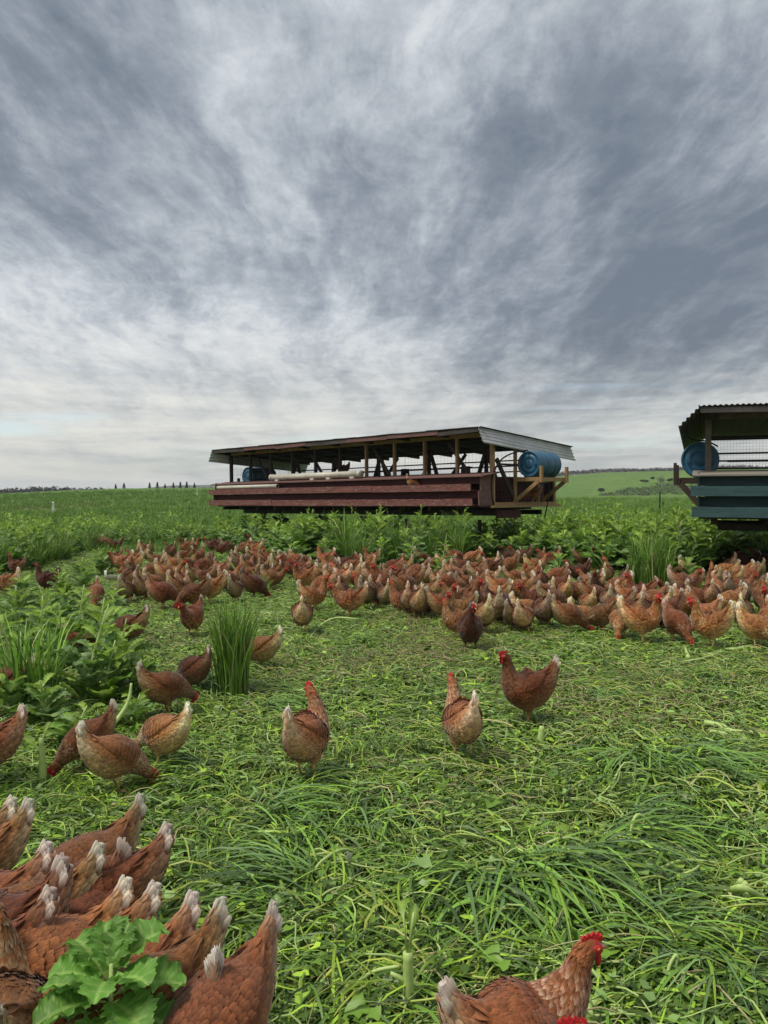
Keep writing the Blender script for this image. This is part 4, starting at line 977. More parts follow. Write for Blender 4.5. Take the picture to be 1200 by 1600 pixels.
def scatter(name, label, sources, pts, rots, scl, idx):
    """one object of kind stuff: real copies of the sources at points"""
    me = bpy.data.meshes.new(name); me.vertices.add(len(pts)); me.vertices.foreach_set('co', np.asarray(pts, float).ravel())
    a = me.attributes.new('rot', 'FLOAT_VECTOR', 'POINT'); a.data.foreach_set('vector', np.asarray(rots, float).ravel())
    a = me.attributes.new('scl', 'FLOAT_VECTOR', 'POINT'); sc = np.asarray(scl, float); sc = np.repeat(sc[:, None], 3, 1) if sc.ndim == 1 else sc; a.data.foreach_set('vector', sc.ravel())
    a = me.attributes.new('idx', 'INT', 'POINT'); a.data.foreach_set('value', np.asarray(idx, np.int32))
    o = bpy.data.objects.new(name, me); COL.objects.link(o); tag(o, label, kind='stuff')
    col = bpy.data.collections.new(name+'_kinds')
    for i, s_ in enumerate(sources): s_.name = '%s_kind_%02d' % (name, i); col.objects.link(s_)
    ng = bpy.data.node_groups.new(name, 'GeometryNodeTree'); ng.interface.new_socket('Geometry', in_out='INPUT', socket_type='NodeSocketGeometry'); ng.interface.new_socket('Geometry', in_out='OUTPUT', socket_type='NodeSocketGeometry')
    N = ng.nodes.new; L = ng.links.new
    gi = N('NodeGroupInput'); go = N('NodeGroupOutput'); ip = N('GeometryNodeInstanceOnPoints'); ci = N('GeometryNodeCollectionInfo')
    ci.inputs['Collection'].default_value = col; ci.inputs['Separate Children'].default_value = True; ci.inputs['Reset Children'].default_value = True
    def attr(nm, ty):
        n = N('GeometryNodeInputNamedAttribute'); n.data_type = ty; n.inputs['Name'].default_value = nm; return n.outputs['Attribute']
    L(gi.outputs[0], ip.inputs['Points']); L(ci.outputs[0], ip.inputs['Instance']); ip.inputs['Pick Instance'].default_value = True
    L(attr('idx', 'INT'), ip.inputs['Instance Index']); e2r = N('FunctionNodeEulerToRotation'); L(attr('rot', 'FLOAT_VECTOR'), e2r.inputs[0]); L(e2r.outputs[0], ip.inputs['Rotation'])
    L(attr('scl', 'FLOAT_VECTOR'), ip.inputs['Scale']); L(ip.outputs[0], go.inputs[0])
    md = o.modifiers.new('scatter', 'NODES'); md.node_group = ng
    return o

def px_of(x, y, z=0.0): return 600+x/y*F_PX, HORIZON+(CAM_H-z)/y*F_PX

# where the trampled ground ends and the standing crop begins: photo x -> row y of the plants' feet
crop_edge = lin((-200, 1000), (0, 905), (60, 895), (110, 880), (150, 868), (230, 858), (330, 856), (420, 866), (450, 884), (560, 890), (640, 892), (700, 886), (780, 876), (860, 882), (900, 894), (960, 903), (1010, 915), (1060, 912), (1110, 905), (1200, 905), (1500, 915))

def build_litter():
    src = [litter_patch(101+i, ['mixed', 'leaf', 'blade', 'mixed', 'leaf', 'blade', 'bare'][i]) for i in range(7)]
    pts = []; rots = []; scl = []; idx = []; r_ = np.random.default_rng(5)
    step = .52; y = 1.0
    while y < 19:
        half = y*.56+1.0; x = -half
        while x < half:
            X = x+r_.uniform(-.2, .2); Y = y+r_.uniform(-.2, .2)
            px, py = px_of(X, Y)
            if py > crop_edge(px)-6:
                pts.append((X, Y, h1(X, Y)-.004+r_.uniform(0, .022))); rots.append((r_.normal(0, .03), r_.normal(0, .03), r_.uniform(0, 6.28))); scl.append(r_.uniform(.85, 1.2))
                w = math.sin(X*1.3+2)+math.sin(Y*1.1+X*.7); idx.append(int(r_.choice([0, 3, 1, 4] if w < 0 else [2, 5, 0, 3, 2, 5])))
                if r_.random() < .02 or any((px-bx)**2/(70*70)+(py-by)**2/(34*34) < 1 for bx, by in ((575, 1065), (960, 1125), (1130, 1160), (700, 1010), (890, 1400))): idx[-1] = 6
            x += step
        y += step
    scatter('trampled_grass', 'trampled grass, leaves and pale stems covering the ground', src, pts, rots, scl, idx)
    # pushed-over swaths
    src = [swath_mesh(60+i, 190+25*i, .26+.03*i).build('swath', [m_grass], link=False) for i in range(5)]
    pts = []; rots = []; scl = []; idx = []
    sw = [(590, 1262, -95, 1.15), (640, 1290, -70, 1.0), (560, 1300, -110, 1.0), (690, 1300, -60, .9), (845, 1395, -60, 1.35), (900, 1400, -40, 1.3), (800, 1400, -100, 1.25), (760, 1420, -140, 1.2), (720, 1430, -120, 1.1), (1035, 1205, -80, 1.35), (1060, 1215, -50, 1.2), (1090, 1220, -30, 1.1), (1010, 1215, -120, 1.1),
          (320, 1080, -20, 1.2), (340, 1090, -50, 1.1), (300, 1210, 200, 1.0), (340, 1240, -170, 1.1), (420, 1290, -10, 1.1), (480, 1330, -60, 1.1), (560, 1380, -80, 1.0), (980, 1330, -20, 1.1), (1120, 1300, -150, 1.1), (1160, 1240, 10, 1.0), (470, 1420, 160, 1.1), (560, 1010, -40, .9), (530, 985, -60, .9), (600, 985, -20, .9), (650, 1060, -120, .9), (410, 1120, -20, 1.0), (1130, 1080, -160, 1.0), (930, 1100, -60, .9), (950, 1050, 200, .9), (1000, 1480, -20, 1.0), (1080, 1520, -170, 1.1), (1150, 1560, -130, 1.0)]
    for (px, py, a, s_) in sw:
        x, y = at(px, py); pts.append((x, y, h1(x, y))); rots.append((0, 0, R(a))); scl.append(s_); idx.append(r_.integers(0, 5))
    for _ in range(120):
        px = r_.uniform(-80, 1280); py = r_.uniform(930, 1700)**1.0; 
        if py < crop_edge(px)+25 or (1180 < py and px < 430): continue
        x, y = at(px, py); pts.append((x, y, h1(x, y)-.015)); rots.append((0, 0, R(-90+r_.normal(0, 70)))); scl.append(r_.uniform(.45, .85)); idx.append(r_.integers(0, 5))
    scatter('flattened_grass', 'long green grass pushed over in swaths', src, pts, rots, scl, idx)

def build_crop():
    src = [crop_variant(200+i, h, n, b) for i, (h, n, b) in enumerate([(.80, 20, .40), (.70, 18, .42), (.90, 21, .38), (.60, 17, .44), (.76, 19, .38), (.98, 21, .34), (.55, 16, .42)])]
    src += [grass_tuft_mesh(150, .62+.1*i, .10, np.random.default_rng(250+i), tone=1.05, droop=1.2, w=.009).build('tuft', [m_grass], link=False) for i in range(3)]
    r_ = np.random.default_rng(9); pts = []; rots = []; scl = []; idx = []
    step = .34; y = 8.5
    while y < 31:
        x = -y*.56-.8
        while x < y*.56+.8:
            X = x+r_.uniform(-.17, .17); Y = y+r_.uniform(-.17, .17); x += step
            px, py = px_of(X, Y); ce = crop_edge(px)
            if py > ce: continue
            # leave the ground under the coops clear
            skip = False
            for (Wm, Ln) in ((W1, 9.6), (W2, 7.7)):
                l = Wm.inverted() @ Vector((X, Y, 0))
                if -.1 < l.x < Ln+.1 and .5 < l.y < 2.6: skip = True
                elif -.3 < l.x < Ln+.4 and -.9 < l.y <= .5: skip = 'low'
            if skip is True or (skip == 'low' and False): continue
            if Y > 21+r_.normal(0, 3.5): continue
            low = r_.random() < .12
            grassy = (math.sin(X*.9+1)+math.sin(Y*.55+X*.3) > .75) or px < 330 and r_.random() < .30
            s_ = (1.28 if py < ce-4 else 1.0)*r_.uniform(.80, 1.12)*(.6 if low else 1)
            if px < 330: s_ *= .82
            if Y > 17: s_ *= .92
            if Y > 16.4 and abs(X) < 7: s_ *= .86
            if skip == 'low': s_ = min(s_, 1.08)
            pts.append((X, Y, h1(X, Y)-.01)); rots.append((r_.normal(0, .10), r_.normal(0, .10), r_.uniform(0, 6.28))); scl.append(s_)
            idx.append(int(r_.integers(7, 10)) if grassy and r_.random() < .7 else int(r_.integers(0, 7)))
        y += step
    scatter('standing_crop', 'dense standing radish and grass cover crop behind the hens', src, pts, rots, scl, idx)
    # short grass of the field beyond
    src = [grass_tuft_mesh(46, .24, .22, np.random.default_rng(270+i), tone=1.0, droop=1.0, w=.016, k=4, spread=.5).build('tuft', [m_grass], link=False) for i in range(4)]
    pts = []; rots = []; scl = []; idx = []
    for _ in range(15000):
        d = 17+(120-17)*r_.random()**1.25; a = r_.uniform(-.58, .58); X = a*d; Y = d
        pts.append((X, Y, h1(X, Y)-.01)); rots.append((0, 0, r_.uniform(0, 6.28))); scl.append(r_.uniform(.5, 1.15)*(1+d/90)); idx.append(r_.integers(0, 4))
    scatter('field_grass', 'short green grass of the field beyond the crop', src, pts, rots, scl, idx)

def cut_stems():
    r_ = np.random.default_rng(44); m = M(); n = 0; Ps = []; Rs = []; Cs = []
    while n < 620:
        px = r_.uniform(-40, 1240); py = r_.uniform(930, 1640); 
        if py < crop_edge(px)+60 or (py > 1220 and px < 440) or (px < 230 and py < 1180): continue
        if px < 560 and r_.random() < .5: continue
        x, y = at(px, py, .07); a = r_.normal(.2, .9) if r_.random() < .6 else r_.uniform(0, 6.28); L = r_.uniform(.10, .38); k = 8; t = np.linspace(-.5, .5, k); aa = a+r_.normal(0, .9)*t+.25*np.sin(t*9+a)
        D = np.stack([np.cos(aa), np.sin(aa), 0*aa], 1)*L/(k-1); P = np.cumsum(D, 0)+np.array((x, y, 0)); P[:, 2] = H(P[:, 0], P[:, 1])+.062+r_.uniform(0, .02)+.05*L*np.cos(t*math.pi)
        u = r_.random(); c = STEMC if u < .55 else G_YEL if u < .85 else STRAW
        Ps.append(P); Rs.append(r_.uniform(.0018, .0048)*np.linspace(1.15, .6, k)); Cs.append(c*r_.uniform(.75, 1.1)); n += 1
    m.tubes(np.array(Ps), np.array(Rs), np.array(Cs), seg=5); o = m.build('cut_stems', m_stem); tag(o, 'pale cut stems strewn over the trampled ground', kind='stuff')
build_litter(); build_crop(); cut_stems()

def radish(px, py, h, n, big, label, seed, lean=.1, laz=None, light=.15, group='radish plants standing among the hens'):
    h *= 1.12; big *= 1.02; n += 6; r_ = np.random.default_rng(seed); x, y = at(px, py); root = empty('radish_plant', (x, y, h1(x, y)), (0, 0, 0)); tag(root, label, 'plant', group)
    az = r_.uniform(0, 6.28) if laz is None else R(laz); C_ = stem_curve(h, lean, az, r_, 9)
    m = M(); m.tube([tuple(p) for p in C_], np.linspace(.014, .004, len(C_)), STEMC*.85, seg=7); m.build('stem', m_stem, root)
    for (z, a, el, L, W_, dr, col) in plant_leaves(h, .3, n, r_, big, light):
        p = np.array([np.interp(z, C_[:, 2], C_[:, i]) for i in range(3)]); m = M()
        leaf_blade(m, p, a, el, L, W_, dr, col, r_, nt=24, lobes=4.6, ruffle=.036); m.build('leaf', m_leaf, root)
    return root
def tuft(px, py, n, h, rad, label, seed, **k):
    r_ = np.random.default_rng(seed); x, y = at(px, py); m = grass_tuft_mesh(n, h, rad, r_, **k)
    o = m.build('grass_tuft', m_grass); o.location = (x, y, h1(x, y)); tag(o, label, 'grass tuft'); return o

# ------------------------------------------------------------------ single plants and stalks
tuft(362, 1102, 420, .70, .10, 'tall upright tuft of green grass in front of the half hidden hen', 1, tone=1.1, droop=.75, w=.010, spread=.14)
tuft(1016, 924, 520, .88, .30, 'wide tall grass clump standing behind the right of the flock', 2, tone=1.05, droop=.9, w=.011, spread=.20)
tuft(48, 1128, 170, .66, .13, 'loose tall grass with yellowing blades beside the leafy plants at the left edge', 3, tone=1.35, droop=.8, w=.012, spread=.30)
tuft(1076, 905, 160, .60, .18, 'ragged grass leaning over the hens right of the wide clump', 4, tone=1.1, droop=1.3, w=.010, spread=.4)
tuft(404, 938, 60, .42, .10, 'thin long blades arching over the hens left of the trampled gap', 6, tone=1.3, droop=1.6, w=.010, spread=.5)
RP = [(128, 1120, .60, 15, .30, 'bushy radish plant with the thick leaning stem left of the dark pecking hen'),
      (205, 1105, .40, 11, .26, 'low radish plant with pale blue-green leaves left of the hen seen from behind'),
      (60, 1040, .50, 13, .30, 'radish plant behind the yellowing grass at the left edge'),
      (150, 1045, .50, 13, .30, 'radish plant with broad grey-green leaves left of the hen with white tail'),
      (22, 990, .42, 12, .28, 'radish plant with bright young leaf under the hens at the left edge'),
      (95, 985, .42, 12, .27, 'radish plant just below the dark hen that looks left'),
      (168, 985, .38, 11, .27, 'radish plant below the pale orange hen at the left'),
      (200, 1150, .20, 8, .18, 'small light green sprout left of the hen with streaked neck'),
      (100, 945, .40, 12, .26, 'radish plant right of the dark hen that looks left'),
      (128, 925, .44, 12, .28, 'radish plant rising behind the pale orange hen'),
      (160, 905, .46, 13, .30, 'dark leafy radish plant left of the white trough among the hens'),
      (110, 1180, .22, 9, .20, 'low leafy radish behind the cut stalk near the dark pecking hen'),
      (15, 1140, .30, 10, .24, 'low leafy plant over the brown hen at the left edge'),
      (336, 890, .26, 10, .26, 'light green radish plant in the middle of the left flock'),
      (1082, 928, .46, 12, .30, 'leafy radish plant standing in a gap between hens right of the wide grass clump'),
      (872, 905, .40, 12, .28, 'radish plant with yellow-green leaves behind the flock right of the centre'),
      (640, 900, .62, 14, .36, 'tall radish plant with grey drooping leaves at the crop edge behind the centre flock'),
      (690, 912, .68, 13, .30, 'tall thin-stemmed plant rising out of the middle of the flock')]
RP += [(30, 1090, .40, 12, .28, 'radish plant just below the yellowing grass at the left edge'), (180, 1080, .46, 13, .28, 'grey-green radish plant between the thick leaning stem and the streak-necked hen'),
       (95, 1060, .52, 13, .28, 'radish plant in the middle of the dense left clump'), (120, 1010, .50, 13, .28, 'radish plant at the back of the dense left clump'), (185, 1010, .30, 11, .26, 'low plant under the hen with streaked neck facing left'),
       (40, 960, .40, 12, .28, 'radish plant with a bright upright leaf below the buff hen at the left edge'), (70, 1150, .30, 11, .24, 'low leafy plant behind the upright cut stalk'), (158, 1120, .42, 12, .28, 'leafy plant just right of the thick leaning stem'),
       (75, 1010, .50, 13, .28, 'tall bushy plant right of the yellowing grass'), (8, 1050, .44, 12, .28, 'radish plant cut by the left edge beside the yellowing grass')]
for i, (px, py, h, n, big, lab) in enumerate(RP): radish(px, py, h, n, big, lab, 400+i, light=.3 if i in (7, 13, 15) else .12, lean=.25 if i == 0 else .08)
# big foreground leaves at the lower left
x, y = -.565, 1.56
root = empty('radish_plant', (x, y, .055)); root.scale = (.82, .82, .90); tag(root, 'big fresh green lobed plant in the lower left corner in front of the feeding hens', 'plant')
r_ = np.random.default_rng(77); m = M(); m.tube([(0, 0, -.03), (.0, .005, .20), (.005, .0, .42)], [.011, .009, .005], STEMC*.9, seg=8); m.build('stem', m_stem, root)
for (z, a, el, L, W_, dr) in [(.36, R(150), .95, .17, .13, 1.1), (.37, R(40), .95, .18, .135, 1.1), (.34, R(-8), .55, .20, .135, .9), (.34, R(186), .50, .18, .13, .9), (.38, R(95), 1.0, .15, .12, .9), (.33, R(-50), .45, .19, .13, .9), (.33, R(228), .50, .19, .13, 1.0), (.36, R(-25), .80, .16, .12, 1.0), (.36, R(205), .85, .16, .12, 1.1), (.37, R(280), .8, .15, .11, 1.2), (.30, R(265), .4, .20, .13, 1.0), (.31, R(-20), .25, .19, .12, .8), (.31, R(200), .25, .18, .12, .8), (.38, R(65), 1.2, .13, .10, .8), (.38, R(125), 1.2, .13, .10, .8)]:
    m = M(); leaf_blade(m, (0, 0, z), a, el, L, W_, dr, np.array((.14, .31, .045))*r_.uniform(.8, 1.15), r_, nt=56, petiole=.20, lobes=4.0, ruffle=.035, fine=True); m.build('leaf', m_leaf, root)

def stalk(label, pts, r, px=None, py=None, leaves=(), knobs=(), seed=0, cat='plant stalk', name='cut_stalk', loc=None, col=None):
    x, y = loc if loc else at(px, py); r_ = np.random.default_rng(seed+900); c = STEMC if col is None else np.array(col)
    k = len(pts); P = catmull(np.array(pts, float), 4)
    m = M(); rr = np.interp(np.linspace(0, 1, len(P)), np.linspace(0, 1, k), r) if not np.isscalar(r) else np.full(len(P), r)
    m.tube([tuple(p) for p in P], rr, c, seg=9)
    for (p, q, rk) in knobs: m.tube([p, tuple((np.array(p)+np.array(q))/2+np.array((0, 0, .006))), q], [rk, rk*.9, rk*.6], c*.95, seg=7)
    o = m.build(name, m_stem); o.location = (x, y, h1(x, y)+.015); tag(o, label, cat)
    for (b, a, el, L, W_, dr) in leaves:
        m = M(); leaf_blade(m, b, R(a), el, L, W_, dr, G_LIGHT*.75*r_.uniform(.8, 1.2), r_, nt=12); m.build('leaf', m_leaf, o)
    return o
stalk('thick upright cut stalk with side shoots at the bottom edge near the middle', [(0, 0, 0), (.002, 0, .09), (0, 0, .19)], [.017, .0145, .013], loc=(.062, 1.98), knobs=[((0, 0, .10), (-.045, 0, .135), .008), ((-.002, 0, .19), (-.012, 0, .29), .0035), ((.003, 0, .19), (.016, .01, .29), .0045), ((.005, 0, .17), (-.11, 0, .185), .0035)],
      leaves=[((-.010, 0, .27), 100, .5, .11, .06, 1.2), ((.006, 0, .22), 60, 1.2, .09, .04, .6)], seed=1)
stalk('pale cut stump with a leafless top right of the hen seen from behind', [(0, 0, 0), (.004, 0, .06), (.012, 0, .15)], [.030, .022, .013], 845, 1186, knobs=[((0, 0, .01), (-.03, .0, .035), .016), ((.0, -.01, .0), (-.04, -.1, .0), .009)], seed=2)
stalk('upright cut stalk with one bright leaf left of the dark pecking hen', [(0, 0, 0), (.002, 0, .12), (-.005, 0, .25)], [.020, .016, .010], 62, 1246, leaves=[((-.004, 0, .18), 160, .7, .15, .07, .7), ((.0, 0, .24), 60, 1.2, .09, .04, .5)], seed=3)
stalk('thick pale leaning stem bending up into the bushy radish plant', [(0, 0, .04), (.12, .10, .07), (.24, .2, .14), (.30, .27, .24), (.31, .30, .34)], [.012, .014, .014, .011, .006], 78, 1200, seed=4)
stalk('bright green leafy sprig in front of the neck of the foreground hen', [(0, 0, 0), (.01, .0, .12), (-.004, 0, .24)], [.009, .008, .004], loc=(.345, 1.50), leaves=[((-.002, 0, .19), 110, 1.0, .12, .060, .9), ((.004, 0, .13), 40, .9, .09, .04, .8)], seed=5)
stalk('long pale stem arching over the grass in front of the flock', [(0, 0, .18), (.10, -.02, .20), (.22, -.10, .13), (.30, -.22, .02)], [.010, .016, .017, .014], 836, 990, leaves=[((.0, 0, .18), 200, .2, .16, .08, .8), ((.02, 0, .18), 260, .1, .15, .08, .8)], seed=6)
def lying(label, pts, r, z=.075, seed=0, group=None, col=None):
    """a stalk lying on the litter, given by the places it passes in the photograph"""
    W0 = []; r_ = np.random.default_rng(seed)
    for i, p in enumerate(pts):
        zz = p[2] if len(p) > 2 else z+r_.uniform(-.012, .015); x, y = at(p[0], p[1], zz); W0.append((x, y, h1(x, y)+zz))
    o0 = W0[0]; P = catmull(np.array(W0)-np.array((o0[0], o0[1], 0)), 4); rr = np.interp(np.linspace(0, 1, len(P)), np.linspace(0, 1, len(pts)), r if not np.isscalar(r) else [r]*len(pts))
    m = M(); m.tube([tuple(p) for p in P], rr*r_.uniform(.9, 1.12, len(rr)), STEMC if col is None else np.array(col), seg=8); o = m.build('cut_stalk', m_stem); o.location = (o0[0], o0[1], 0)
    tag(o, label, 'plant stalk', group); return o
lying('short pale stalk lying at the beak of the hen that pecks toward the camera', [(1071, 1010), (1078, 1029)], .016, seed=1)
lying('thick pale stalk lying in front of the hens at the right edge', [(1110, 1024), (1135, 1017), (1160, 1014), (1186, 1008)], [.012, .016, .018, .014], seed=2)
lying('thin pale stalk trailing left of the thick stalk before the right flock', [(1030, 1045), (1065, 1036), (1100, 1030), (1135, 1018)], [.006, .009, .010, .008], seed=3)
lying('long pale stalk lying left below the large tan hen', [(826, 1042), (850, 1049), (885, 1052), (925, 1046)], [.007, .010, .011, .008], seed=4)
lying('thick pale stalk lying in the grass near the right edge', [(1104, 1131), (1128, 1136), (1150, 1146), (1200, 1150)], [.015, .019, .016, .017], seed=5)
lying('second pale stalk lying just below the thick one near the right edge', [(1112, 1145), (1140, 1150), (1172, 1160), (1206, 1166)], [.011, .014, .013, .012], seed=6)
lying('bent pale stalk draped over grass with a sharp bow', [(992, 1340, .06), (990, 1300, .15), (1000, 1278, .19), (1018, 1290, .15), (1036, 1318, .08)], [.004, .005, .006, .007, .008], seed=7)
lying('thin looping stem on the grass left of the sharply bowed stalk', [(935, 1252), (958, 1230, .12), (978, 1196, .16), (1006, 1200, .14)], .0045, seed=8)
lying('long pale split stem bent over the litter at the lower right', [(1037, 1598), (1046, 1560), (1052, 1520, .12), (1064, 1502, .14), (1058, 1540, .09), (1048, 1580, .08)], .0048, seed=9)
lying('forked thick pale stem right of the foreground hen', [(926, 1600), (922, 1560), (918, 1530), (913, 1500)], [.012, .011, .008, .006], seed=10)
lying('thick side branch lying against the forked stem', [(928, 1590), (938, 1572), (955, 1556)], [.012, .012, .010], seed=11)
lying('thick pale stem curving up in the middle of the lower right litter', [(952, 1488), (940, 1512), (944, 1542), (962, 1552)], [.008, .007, .006, .004], seed=12)
for i, (pp, lab) in enumerate([([(1165, 1382, .14), (1150, 1404), (1132, 1436), (1128, 1452)], 'left pale crushed stalk of the bundle at the lower right'), ([(1172, 1386, .15), (1158, 1412), (1144, 1450), (1136, 1480)], 'longest pale crushed stalk in the middle of the lower right bundle'), ([(1176, 1404, .12), (1166, 1420), (1158, 1456)], 'short pale crushed stalk on the right of the lower right bundle'), ([(1150, 1398), (1140, 1410), (1122, 1428), (1112, 1462)], 'outermost curved stalk on the left of the lower right bundle'), ([(1140, 1400), (1168, 1394, .15), (1200, 1412)], 'stalk crossing over the top of the lower right bundle')]):
    lying(lab, pp, [.009, .011, .009, .007][:len(pp)] if len(pp) < 4 else [.009, .011, .010, .008], seed=20+i, group='crushed stalks of one bundle')
lying('stubby pale stem piece above the lower right litter', [(932, 1388), (950, 1384), (968, 1378)], .011, seed=30)
lying('broken pale stem piece pointing to the bundle', [(1052, 1411), (1072, 1417), (1092, 1424)], .012, seed=31)
lying('yellow-green bent stem across the grass left of the bundle', [(1000, 1376), (1040, 1362, .10), (1075, 1350, .11), (1130, 1356)], .006, seed=32)
lying('straight thin stem below the lone buff hen', [(615, 1262), (640, 1264), (665, 1258)], .007, seed=33)
lying('curved pale stem across the grass between the swaths', [(640, 1326), (665, 1322), (692, 1312)], .006, seed=34)
lying('thick pale stem lying at the left of the mown middle', [(420, 1404), (445, 1412), (478, 1408)], .009, seed=35)
lying('pale fanned split stem left of the cut stump', [(800, 1212), (822, 1206), (840, 1190)], [.006, .010, .015], seed=36)
lying('thin pale stem lying left of the big upright cut stalk', [(523, 1500), (522, 1540), (526, 1580)], .009, seed=37)
lying('long thin stem slanting down to the big upright cut stalk', [(545, 1560), (580, 1530, .10), (625, 1520, .12)], .005, seed=38)
lying('yellow-green stems heaped under the front hens left of the centre', [(482, 1000), (500, 978, .10), (525, 966, .14), (560, 968, .14)], [.008, .010, .010, .007], seed=39)
for i, (px, py, a, lab) in enumerate([(603, 1219, 20, 'small yellowed leaf lying on the litter left of another yellow leaf'), (636, 1215, 100, 'small yellowed leaf lying left below the lone buff hen'), (612, 1492, 60, 'yellow leaf scrap beside the big upright cut stalk'), (1158, 1054, 200, 'yellowed leaf lying on the mown ground below the right flock')]):
    r_ = np.random.default_rng(950+i); x, y = at(px, py, .075); m = M(); leaf_blade(m, (0, 0, 0), R(a), .1, .09, .05, .4, np.array((.62, .48, .05)), r_, nt=9, petiole=.1, lobes=1.5)
    o = m.build('fallen_leaf', m_leaf); o.location = (x, y, h1(x, y)+.075); tag(o, lab, 'leaf')
# white trough pipes on the ground
def trough(name, label, a, b, r):
    m = M(); a = Vector(a); b = Vector(b); d = (b-a).normalized(); s_ = d.cross(Vector((0, 0, 1))).normalized(); u = s_.cross(d); n = 14; v = []
    for p in (a, b):
        for rr in (r, r*.9):
            for j in range(n+1):
                t = math.pi+math.pi*j/n*1.0; v.append(tuple(p+s_*(rr*math.cos(t))+u*(rr*math.sin(t)+r)))
    k = n+1; q = []
    for j in range(n):
        q += [(j, j+1, 2*k+j+1, 2*k+j), (k+j, 3*k+j, 3*k+j+1, k+j+1), (j, k+j, k+j+1, j+1), (2*k+j, 2*k+j+1, 3*k+j+1, 3*k+j)]
    q += [(0, 2*k, 3*k, k), (n, k+n, 3*k+n, 2*k+n)]
    m.add(v, quads=q); o = m.build(name, m_pvc, smooth=False); tag(o, label, 'feed trough')
    c = M(); c.tube([tuple(a+u*r*.98-d*.01), tuple(a+u*r*.98+d*.025)], r*1.04, seg=18); c.build('end_cap', m_pvc, o, smooth=False); return o
x, y = at(163, 915); x2, y2 = at(420, 905)
trough('feed_trough', 'white plastic pipe trough running between the hens of the left flock', (x, y, h1(x, y)+.06), (x2, y2, h1(x2, y2)+.06), .085)
trough('feed_trough', 'end of a white plastic trough at the bottom left corner below the big leaves', (-.655, 1.48, .10), (-.80, 1.86, .10), .06)

# fence post, marker and far things
def post(px, py, top_py, w, mt, label, cat='post', name='fence_post'):
    x, y = at(px, py); hgt = (py-top_py)/F_PX*y; z = h1(x, y); m = M(); m.beam((x, y, z-.1), (x, y, z+hgt), w, w*1.1); m.beam((x+w*.35, y, z), (x+w*.35, y, z+hgt*.98), w*.35, w*.3)
    o = m.build(name, mt, smooth=False); tag(o, label, cat); return o
post(1031, 812, 769, .055, m_steel, 'thin dark metal fence post standing in the crop between the two coops')
x, y = -.43*50, 50.; z = h1(x, y)
m = M(); m.beam((x, y, z), (x+.02, y, z+.62), .09, .09); m.beam((x-.16, y, z), (x, y, z+.45), .06, .06); m.beam((x+.16, y, z), (x+.03, y, z+.42), .05, .06); m.blob((x, y, z+.68), (.08, .08, .10), seg=8)
o = m.build('marker_post', m_white, smooth=False); tag(o, 'small white braced marker post out on the bare patch of the left field', 'post')
x, y = -.243*90, 90.; z = h1(x, y); m = M(); m.beam((x, y, z), (x, y, z+.9), .08, .08); m.beam((x, y, z+.9), (x+.06, y, z+1.1), .06, .06); o = m.build('marker_post', m_white, smooth=False); tag(o, 'tiny white stake on the rise left of the maroon coop', 'post')

# ------------------------------------------------------------------ trees far off
def leaf_cloud(m, c, rx, rz, n, r_, col, size):
    p = r_.normal(0, 1, (n, 3)); p /= np.linalg.norm(p, axis=1)[:, None]; p *= (r_.random((n, 1))**.4); p = p*np.array((rx, rx, rz))+np.array(c)
    d = r_.normal(0, 1, (n, 3)); d /= np.linalg.norm(d, axis=1)[:, None]; e = np.cross(d, r_.normal(0, 1, (n, 3))); e /= np.linalg.norm(e, axis=1)[:, None]
    V = np.stack([p-d*size, p+e*size*.7, p+d*size], 1); m.add(V.reshape(-1, 3), tris=np.arange(n*3).reshape(-1, 3), col=np.repeat(col*r_.uniform(.6, 1.4, (n, 1)), 3, 0))
LT = ['leftmost', 'second from left', 'third from left', 'fourth from left', 'fifth from left', 'sixth from left', 'seventh from left', 'eighth from left', 'last, nearest the coop,']
for i, (px, hp) in enumerate([(181, 9), (194, 11), (234, 11), (246, 11), (258, 8), (271, 10), (282, 12), (292, 12), (304, 10)]):
    d = 205.0+rnd.uniform(-4, 4); x = (px-600)/F_PX*d; z = h1(x, d)-.3; h = hp/F_PX*d+.3; r_ = np.random.default_rng(500+i)
    root = empty('fir_tree', (x, d, z)); tag(root, 'small dark conifer on the left rise, %s of the row' % LT[i], 'tree', 'small conifers along the left rise')
    m = M(); m.tube([(0, 0, 0), (0, 0, h*.9)], [.09, .02], seg=6); m.build('trunk', m_bark, root)
    m = M(); n = 260; t = r_.random(n)**.8; a = r_.uniform(0, 6.28, n); rr = (1-t)**.8*h*.30*r_.uniform(.5, 1.05, n)+.02; b = np.stack([rr*np.cos(a), rr*np.sin(a), h*(.08+.9*t)], 1)
    V = np.stack([b*np.array((.3, .3, 1))+np.array((0, 0, .12)), b+np.stack([-np.sin(a), np.cos(a), 0*a], 1)*.12, b+np.stack([np.cos(a), np.sin(a), -.5+0*a], 1)*.10, b-np.stack([-np.sin(a), np.cos(a), 0*a], 1)*.12], 1)
    q = np.arange(n*4).reshape(-1, 4); m.add(V.reshape(-1, 3), quads=q, col=np.repeat(np.array((.020, .036, .018))*r_.uniform(.6, 1.4, (n, 1)), 4, 0)); m.build('crown', m_needle, root)
